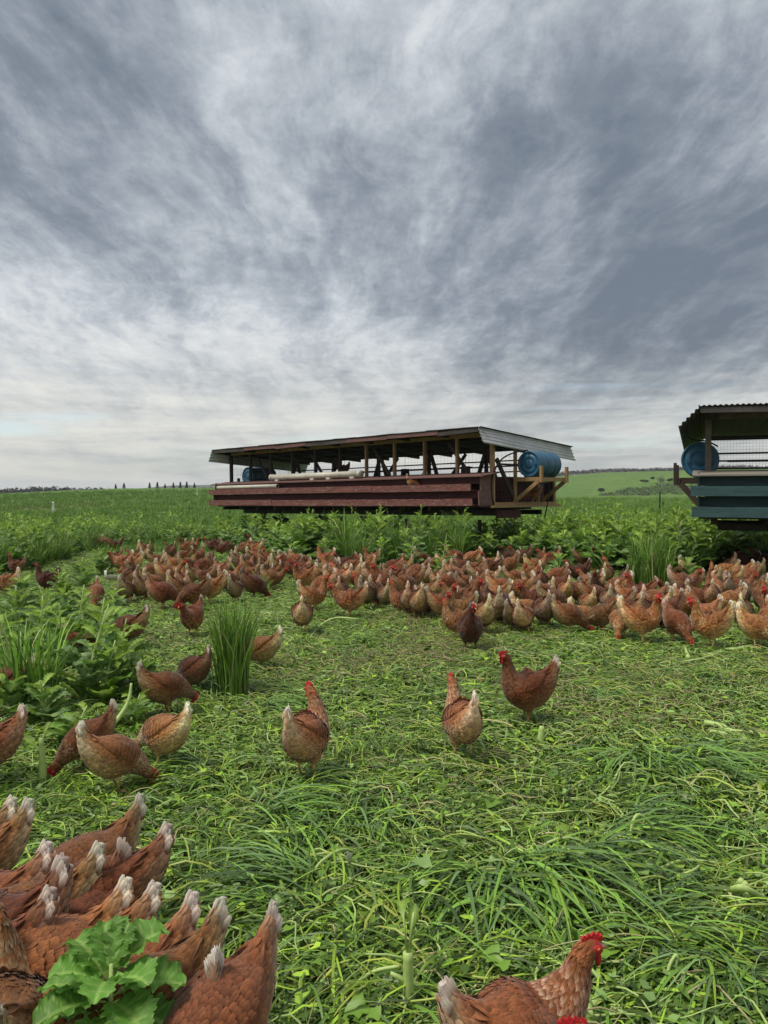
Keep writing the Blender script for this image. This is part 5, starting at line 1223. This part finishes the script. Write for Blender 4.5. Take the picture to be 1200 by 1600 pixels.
def treeline():
    r_ = np.random.default_rng(33); m = M()
    for px in np.arange(-160, 250, 2.6):
        d = 350+r_.uniform(-25, 25); x = (px-600)/F_PX*d; top = np.interp(px, [-160, 0, 60, 120, 200, 250], [761, 763, 761.5, 762.5, 764, 766])+r_.normal(0, 1.3)
        zt = CAM_H+(HORIZON-top)/F_PX*d; z0 = -6.0; zc = zt-2.6
        leaf_cloud(m, (x, d, zc), 2.4, 2.6, 70, r_, np.array((.055, .058, .040)), .75); leaf_cloud(m, (x, d, zc-3.6), 2.6, 3.4, 50, r_, np.array((.050, .055, .036)), .9)
    o = m.build('treeline', m_needle, smooth=False); tag(o, 'dark far band of bare trees along the left horizon', kind='stuff')
    m = M()
    for px in np.arange(862, 1420, 3.3):
        az = (px-600)/F_PX; d = 478+r_.uniform(-10, 10); x = az*d; z = h1(x, d)
        leaf_cloud(m, (x, d, z+1.5), 1.6, 1.5, 70, r_, np.array((.085, .075, .055)), .55)
        m.tube([(x, d, z-.3), (x, d, z+1.6)], .12, (.07, .05, .04), seg=4, cap=False)
    o = m.build('orchard_rows', m_twig, smooth=False); tag(o, 'bare orchard trees along the crest of the right hill', kind='stuff')
    m = M()
    for _ in range(520):
        px = r_.uniform(905, 1200); az = (px-600)/F_PX; d = r_.uniform(222, 262); x = az*d; z = h1(x, d)
        if px < 935+(d-222)*1.0: continue
        leaf_cloud(m, (x, d, z+.35), 1.1, .55, 22, r_, np.array((.10, .155, .055)) if r_.random() < .75 else np.array((.16, .17, .11)), .30)
    o = m.build('reeds', m_twig, smooth=False); tag(o, 'grey-green brush at the foot of the right hill', kind='stuff')
treeline()
def shrub(px, d, h, w, col, label, twiggy=False, seed=0):
    r_ = np.random.default_rng(700+seed); x = (px-600)/F_PX*d; z = h1(x, d); root = empty('shrub', (x, d, z)); tag(root, label, 'shrub')
    m = M(); m.tube([(0, 0, -.2), (0, 0, h*.5)], [.10, .05], seg=5)
    for k in range(4): a = r_.uniform(0, 6.28); m.tube([(0, 0, h*.25), (math.cos(a)*w*.5, math.sin(a)*w*.5, h*.75)], [.06, .02], seg=4)
    m.build('trunk', m_bark, root); m = M()
    for k in range(5): leaf_cloud(m, (r_.normal(0, w*.35), r_.normal(0, w*.35), h*r_.uniform(.45, .75)), w*.4, h*.3, 90 if not twiggy else 60, r_, np.array(col), .28 if not twiggy else .20)
    m.build('crown', m_needle if not twiggy else m_twig, root, smooth=False)
shrub(940, 268, 1.5, 1.8, (.030, .055, .024), 'dark round bush at the foot of the hill right of the maroon coop', seed=1)
shrub(1007, 285, 1.2, 2.0, (.035, .060, .028), 'flat dark bush on the hill left of the bare grey tree', seed=2)
shrub(1032, 262, 3.0, 2.8, (.12, .11, .10), 'bare grey tree on the hill above the thin fence post', True, seed=3)
shrub(1046, 268, 1.3, 1.4, (.035, .060, .028), 'small dark bush right of the bare grey tree', seed=4)
shrub(1020, 300, 1.0, 1.2, (.035, .060, .028), 'tiny dark bush highest on the right hill slope', seed=5)
shrub(320, 330, 7.0, 4.0, (.06, .06, .05), 'far grey tree showing above the horizon beside the left end of the maroon coop', True, seed=6)
shrub(332, 332, 8.2, 3.4, (.05, .055, .05), 'tallest far tree behind the left roof corner of the maroon coop', False, seed=7)

# ------------------------------------------------------------------ the hens, one by one
def hb(px, py, heading, pose='walk', yaw=0, shade='n', scale=1.06, label=None, **k):
    x, y = at(px, py, .05); return hen(x, y, heading, pose, yaw, shade, scale*.90, label, **k)
TIPS = {p: (POSES[p][0][0]-.012, POSES[p][0][1]+.02) for p in POSES}
def ht(px, py, heading, pose='feed', yaw=0, shade='n', scale=1.05, label=None, **k):
    """placed by the tip of its tail"""
    tx, tz = TIPS[pose]; z = tz*scale+.04; d = (CAM_H-z)*F_PX/(py-HORIZON); x = (px-600)/F_PX*d
    a = R(heading); cx = x-math.cos(a)*tx*scale; cy = d-math.sin(a)*tx*scale
    return hen(cx, cy, heading, pose, yaw, shade, scale, label, **k)

# foreground, lower left
ht(432, 1416, 242, 'reach', 0, 'n', .98, 'hen with upright pointed white tail, rightmost of the group at the lower left')
ht(362, 1414, 222, 'reach', 20, 'n', .98, 'brown hen, second from right of the lower left group, its tail tilted right')
ht(318, 1408, 214, 'reach', 0, 'n', .98, 'hen with short buff tail just right of the big green leaves')
ht(322, 1492, 285, 'peck', 0, 'b', 1.0, 'nearest hen at the bottom edge with ragged upright cream tail feathers')
ht(240, 1382, 200, 'reach', 0, 'n', .98, 'hen with big fluffy white tail behind the top of the big green leaves')
ht(207, 1384, 203, 'reach', 0, 'o', .98, 'golden brown hen with small white tail tip stretched behind the big green leaves')
ht(162, 1326, 208, 'reach', 0, 'n', .98, 'hen with forked white tail feathers in the middle of the lower left group')
ht(278, 1302, 196, 'reach', 0, 'd', .98, 'dark brown hen with grey-white tail pointing right in the lower left group')
ht(218, 1244, 236, 'reach', 0, 'n', .98, 'topmost hen of the lower left group with tall pointed white tail')
ht(58, 1256, 216, 'reach', 0, 'n', .98, 'hen with white upright tail at the upper left of the lower left group')
ht(14, 1250, 192, 'reach', 0, 'n', .98, 'hen mostly outside the left edge with only its buff tail showing above the group')
ht(92, 1330, 188, 'reach', 0, 'n', .98, 'hen with flat cream tail pointing right near the left edge')
ht(112, 1352, 187, 'walk', 0, 'd', 1.06, 'dark brown hen at the left edge under the hen with flat cream tail')
ht(100, 1402, 190, 'reach', 0, 'd', .98, 'brown hen in the row right behind the upright hen at the left edge')
hen(-.815, 1.63, 112, 'alert', 30, 'o', .98, 'hen standing upright at the left edge with streaked neck and red comb')
hen(-.80, 1.98, 250, 'peck', 0, 'd', 1.0, 'dark hen with lowered head hidden behind the big green leaves')
# foreground, lower right
hen(.315, 1.62, 20, 'walk', -4, 'n', .93, 'foreground hen with white streaked neck and red comb looking right', pitch=-.08)
hen(.525, 1.375, 178, 'walk', 0, 'n', .98, 'hen at the bottom edge with only its red comb showing below the leafy sprig')
# middle ground
hb(478, 1226, 66, 'alert', 60, 'n', 1.10, 'lone brown hen seen from behind with its head turned left and white tail tip')
hb(724, 1196, 106, 'alert', 0, 'l', 1.06, 'lone buff hen seen from behind with streaked neck, left of the cut stump')
hb(823, 1140, 190, 'alert', 12, 'r', 1.12, 'dark red hen standing tall facing left with shaggy white tail, above the cut stump')
hb(736, 1024, 262, 'alert', 35, 'v', 1.12, 'dark chestnut hen facing the camera in front of the flock')
hb(178, 1246, 38, 'peck', 0, 'l', 1.02, 'buff hen with pale tail pointing left, nearest of the three left of the lone hen')
hb(130, 1212, 222, 'peck', 0, 'd', .95, 'dark hen pecking to the left with red comb beside the cut stalk')
hb(252, 1208, 152, 'feed', 0, 'l', .98, 'hen with pale fluffy rump and raised tail pecking toward the left')
hb(260, 1124, 30, 'feed', 20, 'd', .98, 'brown hen with white tail at left and streaked neck bent away')
hb(302, 1090, 150, 'feed', 0, 'v', .95, 'very dark hen behind the hen with the streaked neck')
hb(404, 1052, 168, 'peck', 0, 'l', 1.05, 'buff hen half hidden behind the tall upright grass tuft')
hb(197, 1018, 172, 'feed', 0, 'd', 1.08, 'dark hen with streaked neck facing left behind the radish plants')
hb(300, 1000, 252, 'walk', 0, 'd', 1.05, 'dark red hen facing the camera left of the tall grass tuft')
hb(148, 952, 285, 'peck', 0, 'l', 1.06, 'pale orange hen with lowered head above the left radish plants')
hb(70, 930, 176, 'alert', 0, 'v', 1.05, 'very dark hen looking left with cream tail at the left side')
hb(24, 904, 168, 'alert', 0, 'd', 1.0, 'small dark hen in the crop at the left edge, farthest back')
hb(8, 936, 182, 'walk', 0, 'l', 1.08, 'buff streaked hen cut by the left edge above the radish plants')
hb(6, 1116, 175, 'feed', 0, 'd', 1.0, 'brown hen partly hidden in grass at the left edge')
hb(-30, 1238, 182, 'walk', 0, 'd', 1.05, 'brown hen cut by the left edge above the lower left group')
hb(128, 1040, 20, 'peck', 0, 'd', .95, 'brown hen hidden inside the left radish plants')
hb(148, 862, 185, 'alert', 0, 'n', 1.05, 'red-headed hen upright in the crop, left one of three far left')
hb(166, 860, 5, 'feed', 0, 'l', 1.05, 'pale hen among three far left in the standing crop')
hb(180, 864, 30, 'walk', 0, 'v', .95, 'blackish hen, right one of three far left in the standing crop')
hb(472, 994, 96, 'walk', 0, 'l', 1.08, 'streaked buff hen seen from behind at the front left of the centre flock')
hb(546, 970, 182, 'walk', 0, 'o', 1.12, 'bright brown hen crouching and facing left in front of the centre flock')
hb(492, 960, 12, 'alert', 0, 'n', 1.08, 'hen facing right with red comb behind the streaked buff hen')
hb(893, 992, 352, 'peck', 0, 'n', 1.12, 'hen with raised white tail pecking to the right beside the arching stem')
hb(1006, 1010, -14, 'alert', -55, 'o', 1.20, 'large tan hen at the front of the right flock turning its head to the camera')
hb(970, 1002, 248, 'peck', 0, 'l', 1.08, 'pale fluffy hen left of the large tan hen')
hb(1060, 1008, 288, 'peck', 0, 'n', 1.16, 'hen pecking toward the camera at the short pale stalk')
hb(1114, 1018, 176, 'alert', 0, 'o', 1.16, 'hen with bright red comb looking left, right of the hen at the short stalk')
hb(1186, 1016, 310, 'peck', 0, 'l', 1.14, 'buff hen at the right edge with two white tail feathers raised')
hb(1206, 1004, 250, 'feed', 0, 'n', 1.1, 'brown hen cut by the right edge behind the buff hen with raised tail')
hb(1142, 968, 190, 'feed', 0, 'l', 1.08, 'hen with broad white tail raised right, behind the looking hen at the right')
hb(1098, 962, 330, 'feed', 0, 'n', 1.05, 'hen with white upright tail left of the hen with broad white tail')
hb(1156, 946, 2, 'walk', 0, 'n', 1.12, 'hen facing right with dark red face near the right edge, back group')

# the crowd: (x, y, heading, pose, shade) by rows
A_, W_, F_, P_ = 'alert', 'walk', 'feed', 'peck'
CROWD = [
 (195, 946, 92, F_, 'b'), (219, 942, 80, P_, 'l'), (202, 926, 150, W_, 'd'), (254, 956, 12, F_, 'd'), (262, 922, 4, W_, 'n'), (236, 912, 200, F_, 'n'), (207, 902, 170, F_, 'n'), (212, 889, 160, W_, 'n'), (246, 894, 40, F_, 'n'),
 (230, 880, 110, F_, 'n'), (233, 868, 110, P_, 'n'), (221, 874, 90, F_, 'l'), (259, 896, 88, F_, 'o'), (284, 886, 190, F_, 'd'), (290, 869, 200, A_, 'n'), (300, 868, 20, A_, 'n'), (267, 878, 130, W_, 'd'), (277, 902, 350, F_, 'n'),
 (300, 918, 85, F_, 'l'), (332, 866, 170, W_, 'd'), (346, 872, 215, A_, 'd'), (356, 868, 20, F_, 'b'), (318, 902, 190, F_, 'd'), (318, 922, 160, W_, 'd'), (326, 948, 208, F_, 'o'), (302, 958, 200, F_, 'd'), (352, 930, 100, F_, 'n'),
 (368, 945, 70, F_, 'b'), (396, 938, 25, P_, 'd'), (424, 926, 3, W_, 'n'), (404, 904, 150, F_, 'n'), (389, 894, 95, F_, 'n'), (376, 898, 60, F_, 'b'), (366, 886, 120, F_, 'l'), (394, 872, 200, A_, 'd'), (380, 872, 160, F_, 'l'),
 (402, 874, 150, W_, 'n'), (408, 888, 200, W_, 'o'), (432, 904, 80, F_, 'l'), (350, 908, 10, F_, 'd'), (338, 914, 200, P_, 'n'), (290, 935, 100, P_, 'n'), (275, 945, 60, F_, 'n'), (240, 932, 30, P_, 'n'), (312, 884, 260, W_, 'n'), (385, 915, 180, P_, 'n'), (415, 895, 30, P_, 'd'),
 (508, 892, 181, A_, 'n'), (514, 881, 20, F_, 'd'), (541, 899, 184, W_, 'v'), (581, 890, 186, A_, 'n'), (572, 904, 180, A_, 'o'), (472, 896, 0, F_, 'n'), (459, 908, 178, W_, 'd'), (476, 926, 190, A_, 'o'), (494, 920, 185, F_, 'l'),
 (514, 914, 195, P_, 'd'), (530, 950, 95, F_, 'n'), (556, 925, 345, F_, 'o'), (564, 912, 90, F_, 'l'), (574, 955, 58, F_, 'b'), (588, 948, 70, P_, 'l'), (603, 956, 95, F_, 'b'), (624, 966, 148, A_, 'n'), (597, 918, 80, F_, 'n'),
 (586, 932, 20, W_, 'n'), (606, 934, 185, W_, 'd'), (548, 905, 200, F_, 'n'), (640, 968, 85, F_, 'n'), (654, 972, 98, F_, 'n'), (670, 968, 75, F_, 'b'), (642, 892, 260, F_, 'd'), (661, 893, 345, F_, 'n'), (674, 898, 195, F_, 'l'),
 (726, 902, 352, F_, 'd'), (736, 888, 180, F_, 'l'), (751, 890, 100, W_, 'n'), (780, 902, 88, F_, 'l'), (796, 888, 165, W_, 'v'), (650, 918, 195, F_, 'n'), (628, 912, 170, F_, 'n'), (616, 920, 10, F_, 'd'), (669, 922, 88, F_, 'o'),
 (690, 925, 85, F_, 'n'), (710, 922, 70, F_, 'n'), (700, 938, 10, F_, 'o'), (716, 938, 20, P_, 'n'), (732, 932, 30, F_, 'o'), (750, 940, 260, F_, 'n'), (762, 925, 150, F_, 'l'), (694, 976, 4, A_, 'n'), (712, 1004, 188, A_, 'n'),
 (722, 980, 205, W_, 'l'), (741, 968, 268, A_, 'd'), (757, 994, 96, F_, 'l'), (780, 984, 82, F_, 'b'), (785, 948, 6, F_, 'o'), (802, 990, 70, F_, 'b'), (770, 955, 180, P_, 'l'), (660, 950, 200, P_, 'n'), (680, 950, 100, F_, 'n'), (635, 940, 30, F_, 'n'), (645, 930, 180, W_, 'n'),
 (797, 905, 202, F_, 'n'), (816, 890, 170, W_, 'd'), (838, 908, 10, W_, 'o'), (868, 920, 186, F_, 'n'), (906, 918, 192, W_, 'v'), (932, 940, 248, A_, 'v'), (950, 918, 60, A_, 'n'), (978, 922, 85, F_, 'b'), (812, 948, 160, F_, 'n'),
 (843, 950, 185, F_, 'n'), (858, 954, 95, F_, 'n'), (875, 938, 200, F_, 'd'), (884, 950, 80, F_, 'o'), (902, 950, 195, F_, 'n'), (930, 958, 350, F_, 'd'), (830, 980, 340, P_, 'l'), (850, 985, 85, F_, 'b'), (820, 994, 70, P_, 'l'),
 (916, 990, 350, P_, 'l'), (942, 992, 175, F_, 'b'), (984, 958, 335, F_, 'o'), (952, 965, 90, F_, 'b'), (996, 970, 110, F_, 'n'), (1018, 968, 200, F_, 'l'), (1037, 972, 98, P_, 'o'), (968, 975, 150, F_, 'n'), (918, 968, 100, F_, 'n'), (866, 968, 20, F_, 'n'),
 (846, 884, 100, F_, 'd'), (862, 893, 150, W_, 'd'), (912, 890, 10, F_, 'd'), (942, 893, 190, W_, 'd'), (826, 915, 150, F_, 'n'), (808, 925, 20, W_, 'n'), (735, 912, 190, F_, 'n'), (765, 908, 180, A_, 'd'),
 (1060, 920, 200, F_, 'b'), (1076, 912, 20, F_, 'l'), (1066, 938, 350, W_, 'b'), (1084, 930, 190, F_, 'n'), (1130, 912, 150, F_, 'l'), (1143, 905, 90, F_, 'n'), (1160, 915, 180, F_, 'l'), (1172, 922, 205, F_, 'n'), (1186, 912, 80, F_, 'n'),
 (1200, 935, 100, F_, 'l'), (1150, 928, 95, F_, 'o'), (1120, 945, 260, F_, 'l'), (1172, 900, 190, W_, 'v'), (1190, 896, 170, W_, 'd'), (1120, 928, 70, F_, 'n'), (1100, 990, 200, P_, 'l'), (1160, 985, 60, P_, 'l'), (1195, 965, 250, F_, 'n'), (1078, 975, 300, F_, 'n'), (1040, 990, 200, F_, 'd'), (1020, 988, 20, P_, 'd'), (990, 986, 100, F_, 'd'), (1215, 985, 190, W_, 'n'), (1222, 950, 170, F_, 'n'),
 (440, 890, 190, F_, 'l'), (452, 900, 10, F_, 'n'), (524, 932, 10, P_, 'n'), (505, 938, 170, F_, 'n'), (630, 880, 150, W_, 'v'), (712, 888, 20, F_, 'd'),
]
r_ = random.Random(21)
for (px, py, hd, ps, sh) in CROWD:
    yaw = r_.choice([0, 0, 0, 30, -30]); sc = 1.08*r_.uniform(.90, 1.12); kw = dict(pitch=r_.uniform(-.12, .12))
    if ps == A_ and yaw: yaw = int(math.copysign(60, yaw))
    if ps == P_ and yaw: yaw = int(math.copysign(30, yaw))
    hb(px, py, hd+r_.uniform(-10, 10), ps, yaw, sh, sc, **kw)
# fill the crush between them
front = lin((170, 925), (200, 938), (250, 952), (300, 960), (340, 948), (400, 932), (440, 915), (470, 925), (520, 950), (600, 958), (680, 975), (740, 975), (820, 988), (900, 990), (1000, 1005), (1100, 1005), (1210, 1005))
back = lin((170, 890), (200, 872), (300, 868), (420, 876), (450, 893), (560, 897), (640, 893), (700, 893), (780, 893), (800, 905), (830, 925), (900, 925), (960, 930), (1000, 940), (1050, 945), (1110, 912), (1210, 908))
tries = 0; added = 0
P0 = [(h[1], h[2]) for h in HENS]
while tries < 4000 and added < 45:
    tries += 1; px = r_.uniform(172, 1215); b_, f_ = back(px), front(px)
    if f_-b_ < 5: continue
    py = b_+(f_-b_)*r_.random()**.8
    if 440 < px < 465 or (1000 < px < 1060 and py < 950) or (780 < px < 900 and py < 935) or (310 < px < 360 and 872 < py < 900): continue
    x, y = at(px, py)
    if any((x-a)**2+((y-b)*.72)**2 < .27**2 for a, b in P0): continue
    P0.append((x, y)); added += 1
    hb(px, py, r_.choice([20, 60, 85, 100, 150, 180, 200, 340])+r_.uniform(-15, 15), r_.choice([F_, F_, F_, P_, W_, W_, A_]), 0, r_.choice('nnrodlb'), 1.06*r_.uniform(.93, 1.08))
# a few at the coops
for (l, hd, ps, sh, lab) in [((7.75, -.50, 1.425), 5, F_, 'n', 'hen sitting on the upper ledge of the maroon coop'),
                             ((4.55, .35, 1.84), 200, W_, 'v', 'dark hen seen through the netting behind the capped white pipe'),
                             ((9.3, 1.6, 1.12), 190, W_, 'd', 'dark hen in the open end pen of the maroon coop under the barrel'),
                             ((9.85, 1.2, 1.14), 230, F_, 'd', 'hen on the sill of the end pen, nearest the struts')]:
    p = W1 @ Vector(l); hen(p.x, p.y, math.degrees(ang1)+hd-45*0, ps, 0, sh, 1.0, lab, z=p.z)
x, y = 4.35, 17.4; hen(x, y, 190, A_, 0, 'd', 1.0, 'dark hen at the foot of the barrel platform right of the maroon coop', z=h1(x, y)+.42)
m = M(); m.box((x-.25, y-.2, -.1), (x+.25, y+.2, h1(x, y)+.42)); m.box((x-.28, y-.23, h1(x, y)+.36), (x+.28, y+.23, h1(x, y)+.42)); o = m.build('wooden_crate', m_oldwood, smooth=False); tag(o, 'dark wooden crate under the hen at the right end of the maroon coop', 'crate')

# labels for the crowd: kind, what it does, its place in its row and by what
SH = {'r': 'dark red', 'n': 'brown', 'd': 'dark brown', 'v': 'blackish brown', 'l': 'pale buff', 'o': 'tan', 'b': 'greyish brown'}
PS = {'alert': 'head high', 'walk': 'standing', 'feed': 'stooping', 'peck': 'pecking'}
ZONES = [(-200, 240, 'by the white trough'), (240, 300, 'right of the trough'), (300, 345, 'by the flock leafy plant'), (345, 390, 'above the tall grass tuft'), (390, 450, 'right of the tuft'), (450, 520, 'behind the streaked buff hen'), (520, 570, 'behind the crouching hen'),
         (570, 620, 'right of the crouching hen'), (620, 670, 'left of the thin-stemmed plant'), (670, 720, 'by the thin-stemmed plant'), (720, 770, 'behind the chestnut hen'), (770, 820, 'right of the chestnut hen'), (820, 870, 'left of the arching stem'), (870, 920, 'behind the arching stem'), (920, 970, 'left of the wide grass clump'),
         (970, 1030, 'below the wide grass clump'), (1030, 1090, 'right of the wide grass clump'), (1090, 1150, 'below the teal coop corner'), (1150, 1400, 'at the right edge')]
ORD = ['first', 'second', 'third', 'fourth', 'fifth', 'sixth', 'seventh', 'eighth', 'ninth', 'tenth', 'eleventh', 'twelfth']
cells = {}
for (o, x, y, hd, ps, sh, lab) in HENS:
    if lab: continue
    px, py = px_of(x, y); zi = [i for i, z in enumerate(ZONES) if z[0] <= px < z[1]][0]; row = 'back' if py < 915 else 'middle' if py < 950 else 'front'
    cells.setdefault((zi, row), []).append((px, o, hd, ps, sh))
for (zi, row), L_ in cells.items():
    L_.sort(key=lambda t: t[0])
    for i, (px, o, hd, ps, sh) in enumerate(L_):
        h = hd % 360; f = 'facing right' if h < 50 or h > 310 else 'facing away' if h < 130 else 'facing left' if h < 230 else 'facing forward'
        nm = ORD[i]+' from left,' if len(L_) > 1 else 'alone in'
        o['label'] = '%s hen %s, %s %s row %s' % (SH[sh], PS[ps] if i % 2 else f, nm, row, ZONES[zi][2])
print('HENS', len(HENS))

# ------------------------------------------------------------------ air between here and the hills
def haze():
    m = M(); m.box((-2900, -2900, -40), (2900, 2900, 45)); mt = bpy.data.materials.new('air'); mt.use_nodes = True; nt = mt.node_tree
    nt.nodes.remove(nt.nodes['Principled BSDF']); v = nt.nodes.new('ShaderNodeVolumePrincipled'); v.inputs['Density'].default_value = .00028; v.inputs['Color'].default_value = (.80, .87, .97, 1); v.inputs['Anisotropy'].default_value = .2
    nt.links.new(v.outputs[0], nt.nodes['Material Output'].inputs['Volume'])
    o = m.build('haze', mt, smooth=False); tag(o, 'thin grey air over the far hills', kind='stuff')
haze()
